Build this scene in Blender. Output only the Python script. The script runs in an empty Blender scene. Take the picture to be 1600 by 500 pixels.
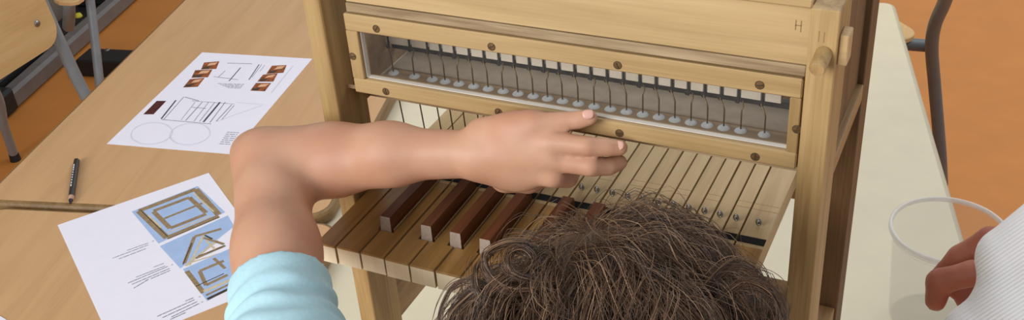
import bpy, math, random
import numpy as np
random.seed(7); RNG = np.random.default_rng(11)
C = bpy.context.scene.collection
MM = 0.001
Z0 = 1.039                      # the key tops lie 1.039 m above the floor; working unit below is mm from the left front key corner
FLOOR = -1039.0
TW, TC = -289.0, -310.0         # wooden and cream table tops

# ------------------------------------------------------------------ camera model (measured from the organ's own edges)
YAW, PITCH, ROLL = 0.4790381, 0.5620629, -0.0795687
CAM = np.array([480.894, -566.145, 519.552]); FPX = 1695.335
def cam_axes():
    a, b, c = YAW, PITCH, ROLL
    f = np.array([-math.sin(a)*math.cos(b), math.cos(a)*math.cos(b), -math.sin(b)])
    r = np.array([math.cos(a), math.sin(a), 0.0]); u = np.cross(r, f)
    return math.cos(c)*r + math.sin(c)*u, -math.sin(c)*r + math.cos(c)*u, f
RT, UP, FW = cam_axes()
def at(px, py, z=None, y=None, x=None, dist=None):
    d = FW*FPX + RT*(px-800) - UP*(py-250)
    if z is not None: s = (z-CAM[2])/d[2]
    elif y is not None: s = (y-CAM[1])/d[1]
    elif x is not None: s = (x-CAM[0])/d[0]
    else: s = dist/np.linalg.norm(d)
    return CAM + s*d
def W(p): return (p[0]*MM, p[1]*MM, p[2]*MM+Z0)
TPHI = 0.26593
TD = np.array([-math.sin(TPHI), math.cos(TPHI), 0.0]); TN = np.array([math.cos(TPHI), math.sin(TPHI), 0.0])
def tp(n, d, z): return TN*n + TD*d + np.array([0, 0, z])

# ------------------------------------------------------------------ materials
def lin(c):
    o = []
    for v in c:
        v = v/255.0
        o.append(v/12.92 if v <= 0.04045 else ((v+0.055)/1.055)**2.4)
    return (o[0], o[1], o[2], 1.0)
def newmat(name):
    m = bpy.data.materials.new(name); m.use_nodes = True
    nt = m.node_tree; b = nt.nodes['Principled BSDF']
    return m, nt, b
def plain(name, col, rough=0.5, metal=0.0, var=0.06, scale=60, bump=0.0, spec=0.5, sub=0.0):
    m, nt, b = newmat(name); L = nt.links.new
    tc = nt.nodes.new('ShaderNodeTexCoord'); n = nt.nodes.new('ShaderNodeTexNoise')
    n.inputs['Scale'].default_value = scale; n.inputs['Detail'].default_value = 4
    L(tc.outputs['Object'], n.inputs['Vector'])
    r = nt.nodes.new('ShaderNodeValToRGB'); c = lin(col)
    r.color_ramp.elements[0].position = 0.3; r.color_ramp.elements[1].position = 0.7
    r.color_ramp.elements[0].color = tuple(x*(1-var) for x in c[:3])+(1,)
    r.color_ramp.elements[1].color = tuple(min(1, x*(1+var)) for x in c[:3])+(1,)
    L(n.outputs['Fac'], r.inputs['Fac']); L(r.outputs['Color'], b.inputs['Base Color'])
    b.inputs['Roughness'].default_value = rough; b.inputs['Metallic'].default_value = metal
    b.inputs['Specular IOR Level'].default_value = spec
    if sub:
        b.inputs['Subsurface Weight'].default_value = sub
        b.inputs['Subsurface Radius'].default_value = (0.006, 0.0025, 0.0015); b.inputs['Subsurface Scale'].default_value = 1.0
    if bump:
        bp = nt.nodes.new('ShaderNodeBump'); bp.inputs['Strength'].default_value = bump; bp.inputs['Distance'].default_value = 0.001
        L(n.outputs['Fac'], bp.inputs['Height']); L(bp.outputs['Normal'], b.inputs['Normal'])
    return m
def wood(name, dark, mid, light, axis='X', s=1.0, rough=0.5, contrast=1.0, rot=0.0, spec=0.35):
    """grain runs along axis; growth bands from a distorted stretched noise, fine fibres on top"""
    m, nt, b = newmat(name); L = nt.links.new; N = nt.nodes.new
    tc = N('ShaderNodeTexCoord'); oi = N('ShaderNodeObjectInfo')
    off = N('ShaderNodeVectorMath'); off.operation = 'SCALE'; off.inputs[0].default_value = (3.1, 5.7, 2.3)
    L(oi.outputs['Random'], off.inputs['Scale'])
    rt = N('ShaderNodeVectorRotate'); rt.inputs['Angle'].default_value = rot; rt.rotation_type = 'Z_AXIS'
    L(tc.outputs['Object'], rt.inputs['Vector'])
    add = N('ShaderNodeVectorMath'); L(rt.outputs[0], add.inputs[0]); L(off.outputs[0], add.inputs[1])
    def stretch(a, c):
        mp = N('ShaderNodeMapping'); v = [c, c, c]; v['XYZ'.index(axis)] = a; mp.inputs['Scale'].default_value = v
        L(add.outputs[0], mp.inputs['Vector']); return mp
    m1 = stretch(4*s, 42*s); n1 = N('ShaderNodeTexNoise'); n1.inputs['Scale'].default_value = 1.0; n1.inputs['Detail'].default_value = 5
    n1.inputs['Distortion'].default_value = 0.9; L(m1.outputs[0], n1.inputs['Vector'])
    m2 = stretch(14*s, 560*s); n2 = N('ShaderNodeTexNoise'); n2.inputs['Scale'].default_value = 1.0; n2.inputs['Detail'].default_value = 3
    L(m2.outputs[0], n2.inputs['Vector'])
    mx = N('ShaderNodeMix'); mx.data_type = 'FLOAT'; mx.inputs[0].default_value = 0.28
    L(n1.outputs['Fac'], mx.inputs[2]); L(n2.outputs['Fac'], mx.inputs[3])
    r = N('ShaderNodeValToRGB'); e = r.color_ramp.elements
    h = 0.17/contrast
    e[0].position = 0.5-h; e[0].color = lin(dark); e[1].position = 0.5+h; e[1].color = lin(light)
    k = e.new(0.5); k.color = lin(mid)
    L(mx.outputs[0], r.inputs['Fac']); L(r.outputs['Color'], b.inputs['Base Color'])
    b.inputs['Roughness'].default_value = rough; b.inputs['Specular IOR Level'].default_value = spec
    bp = N('ShaderNodeBump'); bp.inputs['Strength'].default_value = 0.12; bp.inputs['Distance'].default_value = 0.0006
    L(mx.outputs[0], bp.inputs['Height']); L(bp.outputs['Normal'], b.inputs['Normal'])
    return m
def skin(name, base, red, rough=0.5):
    m, nt, b = newmat(name); L = nt.links.new; N = nt.nodes.new
    tc = N('ShaderNodeTexCoord')
    n = N('ShaderNodeTexNoise'); n.inputs['Scale'].default_value = 26; n.inputs['Detail'].default_value = 4; L(tc.outputs['Object'], n.inputs['Vector'])
    r = N('ShaderNodeValToRGB'); r.color_ramp.elements[0].position = .38; r.color_ramp.elements[1].position = .68
    r.color_ramp.elements[0].color = lin(base); r.color_ramp.elements[1].color = lin(red)
    L(n.outputs['Fac'], r.inputs['Fac']); L(r.outputs['Color'], b.inputs['Base Color'])
    f = N('ShaderNodeTexNoise'); f.inputs['Scale'].default_value = 900; f.inputs['Detail'].default_value = 2; L(tc.outputs['Object'], f.inputs['Vector'])
    bp = N('ShaderNodeBump'); bp.inputs['Strength'].default_value = .15; bp.inputs['Distance'].default_value = .0005
    L(f.outputs['Fac'], bp.inputs['Height']); L(bp.outputs['Normal'], b.inputs['Normal'])
    b.inputs['Roughness'].default_value = rough; b.inputs['Specular IOR Level'].default_value = .4
    b.inputs['Subsurface Weight'].default_value = .12; b.inputs['Subsurface Radius'].default_value = (.006, .002, .001); b.inputs['Subsurface Scale'].default_value = 1
    return m
def clear(name, tint, opacity, rough=0.15):
    m, nt, b = newmat(name); L = nt.links.new
    out = nt.nodes['Material Output']; t = nt.nodes.new('ShaderNodeBsdfTransparent'); mx = nt.nodes.new('ShaderNodeMixShader')
    t.inputs['Color'].default_value = (0.97, 0.97, 0.97, 1)
    n = nt.nodes.new('ShaderNodeTexNoise'); n.inputs['Scale'].default_value = 30
    tc = nt.nodes.new('ShaderNodeTexCoord'); L(tc.outputs['Object'], n.inputs['Vector'])
    mr = nt.nodes.new('ShaderNodeMapRange'); mr.inputs[3].default_value = opacity*.85; mr.inputs[4].default_value = min(1, opacity*1.15)
    L(n.outputs['Fac'], mr.inputs[0])
    b.inputs['Base Color'].default_value = lin(tint); b.inputs['Roughness'].default_value = rough
    L(mr.outputs[0], mx.inputs[0]); L(t.outputs[0], mx.inputs[1]); L(b.outputs[0], mx.inputs[2]); L(mx.outputs[0], out.inputs['Surface'])
    return m
M = {}
M['board']  = wood('pale_board_wood', (174,145,100), (194,165,120), (208,181,136), 'X', .8, .45, .8)
M['frame_x']= wood('frame_wood_rail', (154,126,82), (178,149,104), (194,164,119), 'X', 1.0, .45)
M['frame_z']= wood('frame_wood_stile', (150,122,78), (174,145,100), (190,160,114), 'Z', 1.0, .45)
M['post']   = wood('oak_post_wood', (136,107,64), (167,137,91), (186,156,108), 'Z', 1.2, .5, 1.1)
M['side_y'] = wood('oak_side_wood', (134,104,68), (158,126,86), (174,142,102), 'Y', 1.2, .5, 1.1)
M['panel']  = wood('shade_darkened_wood', (84,62,37), (106,79,50), (120,92,60), 'Z', 1.0, .55)  # shade on rear posts and right side panel painted in as dark brown
M['ledge']  = wood('weathered_grey_wood', (138,116,86), (164,142,110), (184,162,128), 'X', 1.6, .5, 1.3)
M['chest']  = wood('chest_inner_wood', (150,124,92), (172,146,112), (188,164,130), 'X', 1.2, .6)
M['leather']= plain('grey_leather', (166,152,132), .8, var=.1, scale=90)
M['lever']  = wood('raw_key_wood', (180,154,112), (198,172,128), (208,184,142), 'Y', 1.4, .55, .9)
M['keyfront']=wood('key_end_grain', (232,218,184), (240,228,198), (246,236,212), 'Z', 2.0, .6, .9)
M['cover']  = wood('varnished_key_wood', (146,108,58), (172,132,76), (186,146,90), 'Y', 1.5, .35, .9)
M['walnut'] = wood('walnut_sharp_wood', (86,48,28), (112,66,40), (134,82,50), 'Y', 2.2, .4)
M['walnut_end'] = plain('pale_end_grain', (186,168,152), .65, var=.12, scale=400)
M['felt']   = plain('black_felt', (18,18,20), .95, var=.2, scale=700)
M['steel']  = plain('steel_wire', (150,150,150), .35, 1.0, var=.1, scale=200)
M['brass']  = plain('dull_brass_wire', (128,108,78), .45, .8, var=.1, scale=200)
M['dark_metal'] = plain('dark_bronze_screw', (116,86,50), .5, .4, var=.35, scale=600)
M['dark']   = plain('dark_rail', (52,48,44), .7, var=.2, scale=100)
M['white_block'] = plain('whitened_wood', (206,196,178), .7, var=.06, scale=120)
M['seal']   = plain('pale_blue_leather', (236,246,255), .6, var=.06, scale=300)
M['pane']   = clear('window_pane_acrylic', (235,238,240), .012, .05)
M['pane_edge'] = plain('cut_acrylic_edge', (208,202,192), .25, var=.05, scale=80)
M['pencil'] = plain('graphite_pencil_mark', (146,114,76), .8, var=.1)
M['beech']  = wood('beech_laminate', (192,150,106), (202,160,115), (208,168,122), 'Y', .9, .42, .7, rot=-TPHI, spec=.4)
M['beech_edge'] = wood('beech_edge_wood', (108,84,52), (130,102,64), (148,118,76), 'Y', 1.2, .45, rot=-TPHI)
M['cream']  = plain('cream_laminate', (222,213,186), .42, var=.025, scale=25, spec=.4)
M['cream_edge'] = plain('cream_edge_band', (196,186,160), .5, var=.04)
M['grey_tube'] = plain('grey_painted_steel', (134,142,148), .4, .0, var=.08, scale=30)
M['slate_tube'] = plain('slate_painted_steel', (98,105,112), .45, .0, var=.06, scale=30)
M['ply']    = wood('beech_plywood', (202,162,108), (216,178,124), (226,192,142), 'Y', .7, .4, .8)
M['black']  = plain('black_plastic', (26,27,29), .5, var=.15, scale=40)
M['duct']   = plain('grey_duct_metal', (124,120,118), .45, .3, var=.1, scale=20)
M['yellow'] = plain('yellow_plastic', (196,190,40), .4)
M['rubber'] = plain('black_rubber', (20,20,20), .7)
M['paper']  = plain('white_paper', (236,234,246), .85, var=.012, scale=40, spec=.2)
M['ink']    = plain('grey_print_ink', (142,142,152), .9, var=.2, scale=300, spec=.1)
M['ink_dark'] = plain('black_print_ink', (84,82,90), .9, var=.25, scale=300, spec=.1)
M['ink_pale'] = plain('pale_print_ink', (212,212,222), .9, var=.05, scale=300, spec=.1)
M['ph_sky'] = plain('printed_sky_blue', (166,190,228), .8, var=.05, scale=60, spec=.2)
M['ph_wood']= plain('printed_wood_brown', (150,128,98), .8, var=.2, scale=160, spec=.2)
M['ph_pale']= plain('printed_wood_pale', (206,192,160), .8, var=.1, scale=160, spec=.2)
M['ph_dark']= plain('printed_shadow', (74,64,54), .8, var=.3, scale=200, spec=.2)
M['ph_rust']= plain('printed_reddish_wood', (146,84,52), .8, var=.5, scale=140, spec=.2)
M['ph_maroon']=plain('printed_maroon', (84,42,40), .8, var=.4, scale=200, spec=.2)
M['ph_peach']=plain('printed_peach', (222,176,140), .8, var=.15, scale=160, spec=.2)
M['pencil_black'] = plain('black_pencil_lacquer', (44,42,40), .35, var=.1)
M['pencil_wood'] = plain('pencil_wood', (190,150,130), .7)
M['skin_child'] = skin('child_skin', (202,156,128), (194,142,115), .5)
M['skin_adult'] = skin('adult_skin', (172,106,84), (150,80,64), .5)
M['nail']   = plain('fingernail_pink', (226,176,160), .3, var=.04)
M['nail_adult']=plain('fingernail_reddish', (186,122,102), .35, var=.04)
M['floor']  = plain('orange_linoleum', (204,132,60), .5, var=.05, scale=9, bump=.02)
M['wall']   = plain('painted_wall', (130,118,104), .8, var=.02, scale=20)  # dark tone so the added left wall bounces little light
M['jeans']  = plain('blue_denim', (60,76,110), .85, var=.2, scale=500)
M['shoe']   = plain('grey_canvas', (110,112,116), .8, var=.1)

# ------------------------------------------------------------------ object helpers
BASE = {}
def tag(o, label=None, cat=None, group=None, kind=None):
    if label: o['label'] = label
    if cat: o['category'] = cat
    if group: o['group'] = group
    if kind: o['kind'] = kind
    return o
def thing(name, base, label, cat, group=None):
    o = bpy.data.objects.new(name, None); C.objects.link(o); o.location = W(base); o.empty_display_size = .05
    BASE[o.name] = np.array(W(base)); return tag(o, label, cat, group)
class MB:
    def __init__(s): s.v = []; s.f = []; s.m = []; s.sm = []
    def add(s, vs, fs, mi=0, smooth=False):
        o = len(s.v); s.v.extend([tuple(map(float, p)) for p in vs])
        for f in fs: s.f.append([i+o for i in f]); s.m.append(mi); s.sm.append(smooth)
        return s
    def box(s, x0, x1, y0, y1, z0, z1, c=0.0, mi=0, front=None):
        """axis box with chamfered edges c"""
        return s.frame_box(np.array([x0, y0, z0]), np.array([x1-x0, 0, 0]), np.array([0, y1-y0, 0]), np.array([0, 0, z1-z0]), c, mi, front)
    def frame_box(s, o, ax, ay, az, c=0.0, mi=0, front=None):
        L = [np.linalg.norm(a) for a in (ax, ay, az)]; U = [a/l for a, l in zip((ax, ay, az), L)]
        def pt(i, j, k): return o + U[0]*i + U[1]*j + U[2]*k
        c = min(c, min(L)*.45)
        if c <= 0:
            vs = [pt(i*L[0], j*L[1], k*L[2]) for i in (0, 1) for j in (0, 1) for k in (0, 1)]
            fs = [(0,1,3,2), (4,6,7,5), (0,4,5,1), (2,3,7,6), (0,2,6,4), (1,5,7,3)]
            for q, f in enumerate(fs): s.add([vs[i] for i in f], [(0,1,2,3)], front if (front is not None and q == 2) else mi)
            return s
        idx = {}; vs = []
        for i in (0, 1):
            for j in (0, 1):
                for k in (0, 1):
                    for a in range(3):
                        d = [c if t == 0 else l-c for t, l in zip((i, j, k), L)]
                        d[a] = 0 if (i, j, k)[a] == 0 else L[a]
                        idx[(i, j, k, a)] = len(vs); vs.append(pt(*d))
        fs = []; ms = []
        for a in range(3):
            b_, c_ = (a+1) % 3, (a+2) % 3
            for t in (0, 1):
                q = []
                for u, v in ((0, 0), (1, 0), (1, 1), (0, 1)):
                    ijk = [0, 0, 0]; ijk[a] = t; ijk[b_] = u; ijk[c_] = v; q.append(idx[(*ijk, a)])
                if t == 0: q.reverse()
                fs.append(q); ms.append(front if (front is not None and a == 1 and t == 0) else mi)
        for a in range(3):                      # edges along axis a
            b_, c_ = (a+1) % 3, (a+2) % 3
            for u in (0, 1):
                for v in (0, 1):
                    e0 = [0, 0, 0]; e0[b_] = u; e0[c_] = v; e1 = list(e0); e1[a] = 1
                    q = [idx[(*e0, b_)], idx[(*e1, b_)], idx[(*e1, c_)], idx[(*e0, c_)]]
                    if (u+v) % 2 == 1: q.reverse()
                    fs.append(q); ms.append(mi)
        for i in (0, 1):
            for j in (0, 1):
                for k in (0, 1):
                    q = [idx[(i, j, k, a)] for a in range(3)]
                    if (i+j+k) % 2 == 0: q.reverse()
                    fs.append(q); ms.append(mi)
        n = len(s.v); s.v.extend([tuple(map(float, p)) for p in vs])
        for f, m_ in zip(fs, ms): s.f.append([x+n for x in f]); s.m.append(m_); s.sm.append(False)
        return s
    def prism(s, poly, z0, z1, mi=0, c=0.0):
        """poly: list of (x,y); extruded along z, optional top chamfer"""
        n = len(poly); P = np.array(poly, float)
        if sum(P[i][0]*P[(i+1) % n][1]-P[(i+1) % n][0]*P[i][1] for i in range(n)) < 0: P = P[::-1]
        vs = [(x, y, z0) for x, y in P] + [(x, y, z1-c) for x, y in P]
        fs = [list(range(n))[::-1]] + [(i, (i+1) % n, n+(i+1) % n, n+i) for i in range(n)]
        if c > 0:
            ins = []
            for i in range(n):
                a, b, d = P[i-1], P[i], P[(i+1) % n]
                e1 = (b-a)/np.linalg.norm(b-a); e2 = (d-b)/np.linalg.norm(d-b)
                n1 = np.array([-e1[1], e1[0]]); n2 = np.array([-e2[1], e2[0]]); bi = n1+n2; bi = bi/max(.3, bi@n1)
                ins.append(b+bi*c)
            vs += [(x, y, z1) for x, y in ins]
            fs += [(n+i, n+(i+1) % n, 2*n+(i+1) % n, 2*n+i) for i in range(n)]; fs.append([2*n+i for i in range(n)])
        else: fs.append([n+i for i in range(n)])
        return s.add(vs, fs, mi)
    def tube(s, pts, r, seg=10, mi=0, cap=True, flat=None):
        pts = [np.array(p, float) for p in pts]; n = len(pts)
        rr = r if hasattr(r, '__len__') else [r]*n
        prev = None; rings = []
        for i, p in enumerate(pts):
            t = pts[min(i+1, n-1)]-pts[max(i-1, 0)]; t = t/np.linalg.norm(t)
            if prev is None:
                h = np.array([0, 0, 1.0]) if abs(t[2]) < .9 else np.array([1.0, 0, 0])
                a = np.cross(t, h)
            else: a = prev-t*(prev@t)
            a = a/np.linalg.norm(a); prev = a; b = np.cross(t, a)
            rings.append([p+(a*math.cos(2*math.pi*k/seg)+b*math.sin(2*math.pi*k/seg)*(flat or 1))*rr[i] for k in range(seg)])
        vs = [q for R in rings for q in R]
        fs = [(i*seg+k, i*seg+(k+1) % seg, (i+1)*seg+(k+1) % seg, (i+1)*seg+k) for i in range(n-1) for k in range(seg)]
        s.add(vs, fs, mi, True)
        if cap:
            s.add(rings[0], [list(range(seg))[::-1]], mi); s.add(rings[-1], [list(range(seg))], mi)
        return s
    def lathe(s, prof, c, seg=48, mi=0, axis=None):
        c = np.array(c, float); vs = []; fs = []
        for r, z in prof:
            for k in range(seg):
                a = 2*math.pi*k/seg; vs.append(c+np.array([r*math.cos(a), r*math.sin(a), z]))
        for i in range(len(prof)-1):
            for k in range(seg): fs.append((i*seg+k, i*seg+(k+1) % seg, (i+1)*seg+(k+1) % seg, (i+1)*seg+k))
        s.add(vs, fs, mi, True)
        return s
    def build(s, name, mats, parent=None, local=None, label=None):
        me = bpy.data.meshes.new(name); base = np.array([0, 0, Z0])
        pb = np.zeros(3)
        if parent is not None:
            q = parent
            while q.parent: q = q.parent
            pb = BASE.get(q.name, np.zeros(3))
        V = np.array(s.v)*MM + base
        org = pb if parent is not None else (np.array(W(local)) if local is not None else np.zeros(3))
        me.from_pydata((V-org).tolist(), [], s.f); 
        for m_ in (mats if isinstance(mats, (list, tuple)) else [mats]): me.materials.append(m_)
        me.polygons.foreach_set('material_index', s.m); me.polygons.foreach_set('use_smooth', s.sm)
        me.update()
        o = bpy.data.objects.new(name, me); C.objects.link(o)
        if parent is not None: o.parent = parent
        else: o.location = org; BASE[o.name] = org
        if label: o['label'] = label
        return o
def rpoly(w, d, r, seg=6):
    """rounded rectangle polygon 0..w x 0..d"""
    out = []
    for cx, cy, a0 in ((w-r, r, -90), (w-r, d-r, 0), (r, d-r, 90), (r, r, 180)):
        for k in range(seg+1):
            a = math.radians(a0+90*k/seg); out.append((cx+r*math.cos(a), cy+r*math.sin(a)))
    return out
def bez(pts, n=10):
    """Catmull-Rom through pts"""
    P = [np.array(p, float) for p in pts]; P = [2*P[0]-P[1]]+P+[2*P[-1]-P[-2]]; out = []
    for i in range(1, len(P)-2):
        for k in range(n):
            t = k/n; a, b, c, d = P[i-1], P[i], P[i+1], P[i+2]
            out.append(.5*((2*b)+(c-a)*t+(2*a-5*b+4*c-d)*t*t+(3*b-a-3*c+d)*t**3))
    out.append(P[-2]); return out

# ------------------------------------------------------------------ implicit surfaces for bodies and cloth (smooth unions, surface nets)
class Field:
    def __init__(s, lo, hi, h):
        s.lo = np.array(lo, float); s.h = h; s.n = np.ceil((np.array(hi)-s.lo)/h).astype(int)+1
        s.a = np.full(s.n, 1e3, np.float32)
    def sub(s, lo, hi):
        i0 = np.maximum(np.floor((np.array(lo)-s.lo)/s.h).astype(int), 0); i1 = np.minimum(np.ceil((np.array(hi)-s.lo)/s.h).astype(int)+1, s.n)
        if (i1 <= i0).any(): return None, None
        g = [(s.lo[k]+np.arange(i0[k], i1[k])*s.h).astype(np.float32) for k in range(3)]
        return tuple(slice(i0[k], i1[k]) for k in range(3)), (g[0][:, None, None], g[1][None, :, None], g[2][None, None, :])
    def smin(s, sl, d, k):
        a = s.a[sl]
        hh = np.clip(.5+.5*(a-d)/k, 0, 1); s.a[sl] = a*(1-hh)+d*hh-k*hh*(1-hh)
        far = a > 900; s.a[sl] = np.where(far, d, s.a[sl])
    def cone(s, p, r1, q, r2, k=6, disp=None, squash=None):
        """tapered capsule; squash=(axis vector, factor) flattens it across that axis"""
        p = np.array(p, float); q = np.array(q, float); R = max(r1, r2)*1.25+k+3*s.h
        sl, g = s.sub(np.minimum(p, q)-R, np.maximum(p, q)+R)
        if sl is None: return
        d = q-p; L2 = float(d@d)+1e-9
        vx, vy, vz = g[0]-p[0], g[1]-p[1], g[2]-p[2]
        t = np.clip((vx*d[0]+vy*d[1]+vz*d[2])/L2, 0, 1)
        wx, wy, wz = vx-t*d[0], vy-t*d[1], vz-t*d[2]
        if squash:
            n = np.array(squash[0], float); n /= np.linalg.norm(n); dn = (wx*n[0]+wy*n[1]+wz*n[2])*(1/squash[1]-1)
            wx = wx+dn*n[0]; wy = wy+dn*n[1]; wz = wz+dn*n[2]
        dist = np.sqrt(wx*wx+wy*wy+wz*wz)-(r1+(r2-r1)*t)
        if disp is not None: dist = dist+disp(g, t)
        s.smin(sl, dist.astype(np.float32), k)
    def ell(s, c, rad, axes=None, k=6, cut=False):
        c = np.array(c, float); rad = np.array(rad, float); A = np.eye(3) if axes is None else np.array(axes, float)
        R = rad.max()+k+3*s.h; sl, g = s.sub(c-R, c+R)
        if sl is None: return
        v = (g[0]-c[0], g[1]-c[1], g[2]-c[2])
        u = [v[0]*A[i][0]+v[1]*A[i][1]+v[2]*A[i][2] for i in range(3)]
        k0 = np.sqrt(sum((u[i]/rad[i])**2 for i in range(3))); k1 = np.sqrt(sum((u[i]/rad[i]**2)**2 for i in range(3)))+1e-6
        d = (k0*(k0-1)/k1).astype(np.float32)
        if cut:
            a = s.a[sl]; d = -d; hh = np.clip(.5-.5*(a-d)/k, 0, 1); s.a[sl] = np.where(a > 900, a, a*(1-hh)+d*hh+k*hh*(1-hh))
        else: s.smin(sl, d, k)
    def plane_cut(s, p, n, lo=None, hi=None):
        """keep the side n points away from"""
        sl, g = s.sub(s.lo if lo is None else lo, s.lo+s.n*s.h if hi is None else hi)
        n = np.array(n, float)/np.linalg.norm(n)
        s.a[sl] = np.maximum(s.a[sl], ((g[0]-p[0])*n[0]+(g[1]-p[1])*n[1]+(g[2]-p[2])*n[2]).astype(np.float32))
    def mesh(s):
        a = s.a; neg = a < 0; n0, n1, n2 = (int(x) for x in a.shape)
        c = np.zeros((n0-1, n1-1, n2-1), np.uint8)
        for i in (0, 1):
            for j in (0, 1):
                for k in (0, 1): c += neg[i:n0-1+i, j:n1-1+j, k:n2-1+k]
        I, J, K = np.nonzero((c > 0) & (c < 8)); ids = (I*(n1-1)+J)*(n2-1)+K
        cv = {}
        for i in (0, 1):
            for j in (0, 1):
                for k in (0, 1): cv[(i, j, k)] = np.clip(a[I+i, J+j, K+k], -50, 50)
        acc = np.zeros((len(I), 3)); cnt = np.zeros(len(I))
        for ax in range(3):
            for u in (0, 1):
                for v in (0, 1):
                    e0 = [0, 0, 0]; e0[(ax+1) % 3] = u; e0[(ax+2) % 3] = v; e1 = list(e0); e1[ax] = 1
                    f0, f1 = cv[tuple(e0)], cv[tuple(e1)]; m = (f0 < 0) != (f1 < 0)
                    t = np.where(m, f0/(f0-f1+1e-12), 0)
                    p = np.tile(np.array(e0, float), (len(I), 1)); p[:, ax] = t
                    acc += p*m[:, None]; cnt += m
        V = s.lo+(np.stack([I, J, K], 1)+acc/cnt[:, None])*s.h
        F = []
        for ax in range(3):
            b, d = (ax+1) % 3, (ax+2) % 3
            sl0 = [slice(None)]*3; sl1 = [slice(None)]*3; sl0[ax] = slice(0, -1); sl1[ax] = slice(1, None)
            ch = neg[tuple(sl0)] != neg[tuple(sl1)]
            q = np.stack(np.nonzero(ch), 1); ok = (q[:, b] > 0) & (q[:, d] > 0) & (q[:, b] < a.shape[b]-1) & (q[:, d] < a.shape[d]-1); q = q[ok]
            flip = neg[q[:, 0], q[:, 1], q[:, 2]]
            cs = []
            for db, dd in ((-1, -1), (0, -1), (0, 0), (-1, 0)):
                r = q.copy(); r[:, b] += db; r[:, d] += dd; cs.append((r[:, 0]*(n1-1)+r[:, 1])*(n2-1)+r[:, 2])
            quad = np.stack(cs, 1); quad[~flip] = quad[~flip][:, ::-1]; F.append(quad)
        F = np.searchsorted(ids, np.concatenate(F))
        for _ in range(2):                       # light relaxation
            S = np.zeros_like(V); ct = np.zeros(len(V))
            for i in range(4):
                np.add.at(S, F[:, i], V[F[:, (i+1) % 4]]+V[F[:, i-1]]); np.add.at(ct, F[:, i], 2)
            V = V*.5+.5*S/np.maximum(ct, 1)[:, None]
        return V, F
def mesh_np(name, V, F, mat, parent=None, label=None):
    me = bpy.data.meshes.new(name); pb = np.zeros(3)
    if parent is not None:
        q = parent
        while q.parent: q = q.parent
        pb = BASE.get(q.name, np.zeros(3))
    V = V*MM+np.array([0, 0, Z0])-pb; k = F.shape[1]
    me.vertices.add(len(V)); me.vertices.foreach_set('co', V.astype(np.float32).ravel())
    me.loops.add(F.size); me.loops.foreach_set('vertex_index', F.astype(np.int32).ravel())
    me.polygons.add(len(F)); me.polygons.foreach_set('loop_start', np.arange(0, F.size, k, dtype=np.int32))
    me.polygons.foreach_set('use_smooth', np.ones(len(F), bool))
    me.materials.append(mat); me.update(calc_edges=True); me.validate()
    o = bpy.data.objects.new(name, me); C.objects.link(o)
    if parent is not None: o.parent = parent
    if label: o['label'] = label
    return o

# ================================================================== SETTING
def structure(o): o['kind'] = 'structure'; return o
structure(MB().box(-2600, 3200, -2600, 5200, FLOOR-60, FLOOR).build('floor', M['floor']))
wo = tp(-1990, -1500, FLOOR)
structure(MB().frame_box(wo, TN*-120, TD*-0+TD*5200, np.array([0, 0, 2700.])).build('shade_wall_left', M['wall']))  # unseen wall added to shade the floor at the left

# ================================================================== TABLES
def table(name, n0, n1, d0, d1, z, top, edge, label, thick=19, r=34, legmat='grey_tube', group=None):
    t = thing(name, tp((n0+n1)/2, (d0+d1)/2, FLOOR), label, 'table', group)
    poly = [(TN*(n0+x)+TD*(d0+y))[:2] for x, y in rpoly(n1-n0, d1-d0, r, 8)]
    inner = [(TN*(n0+x)+TD*(d0+y))[:2] for x, y in [(8+a, 8+b) for a, b in rpoly(n1-n0-16, d1-d0-16, r-8, 8)]]
    MB().prism(inner, z-thick+1, z, 0).build('tabletop', M[top], t)
    n = len(poly); prof = [(0, -thick+5), (0, -9), (.1, -5), (.38, -1.7), (.7, -.4), (1, -.1), (1, -thick+1), (.4, -thick)]
    vs = []
    for f, dz in prof:
        for i in range(n): p = poly[i]*(1-f)+inner[i]*f; vs.append((p[0], p[1], z+dz))
    m = len(prof)
    fs = [(k*n+i, k*n+(i+1) % n, ((k+1) % m)*n+(i+1) % n, ((k+1) % m)*n+i) for k in range(m) for i in range(n)]
    MB().add(vs, fs, 0, False).build('edge_band', M[edge], t)
    for a in (n0+60, n1-80):
        for b in (d0+70, d1-70):
            L = MB().tube([tp(a, b, z-thick), tp(a, b, FLOOR+22)], 20, 14).build('leg', M[legmat], t)
            MB().tube([tp(a, b, FLOOR+22), tp(a, b, FLOOR)], [21, 23], 14).build('foot_cap', M['rubber'], L)
    MB().frame_box(tp(n0+50, d0+60, z-thick-40), TN*20, TD*(d1-d0-120), np.array([0, 0, 40.]), 2).build('apron_rail', M[legmat], t)
    MB().frame_box(tp(n1-90, d0+60, z-thick-40), TN*20, TD*(d1-d0-120), np.array([0, 0, 40.]), 2).build('apron_rail', M[legmat], t)
    return t
table('school_table', -692, -176, 425, 1725, TW, 'beech', 'beech_edge', 'long beech-topped school table holding the sheet of line drawings and the black pencil', group='beech school tables')
table('school_table', -668, -150, -880, 419, TW, 'beech', 'beech_edge', 'beech-topped school table in the near left corner under the sheet with blue sky photos', group='beech school tables')
cr_n = (at(1398, 0, z=TC) @ TN + at(1490, 310, z=TC) @ TN)/2
table('cream_table', -196, cr_n, -67, at(1386, 2, z=TC) @ TD, TC, 'cream', 'cream_edge', 'cream laminate table carrying the wooden key organ and the plastic tub', 22, 22, 'slate_tube')

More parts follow.
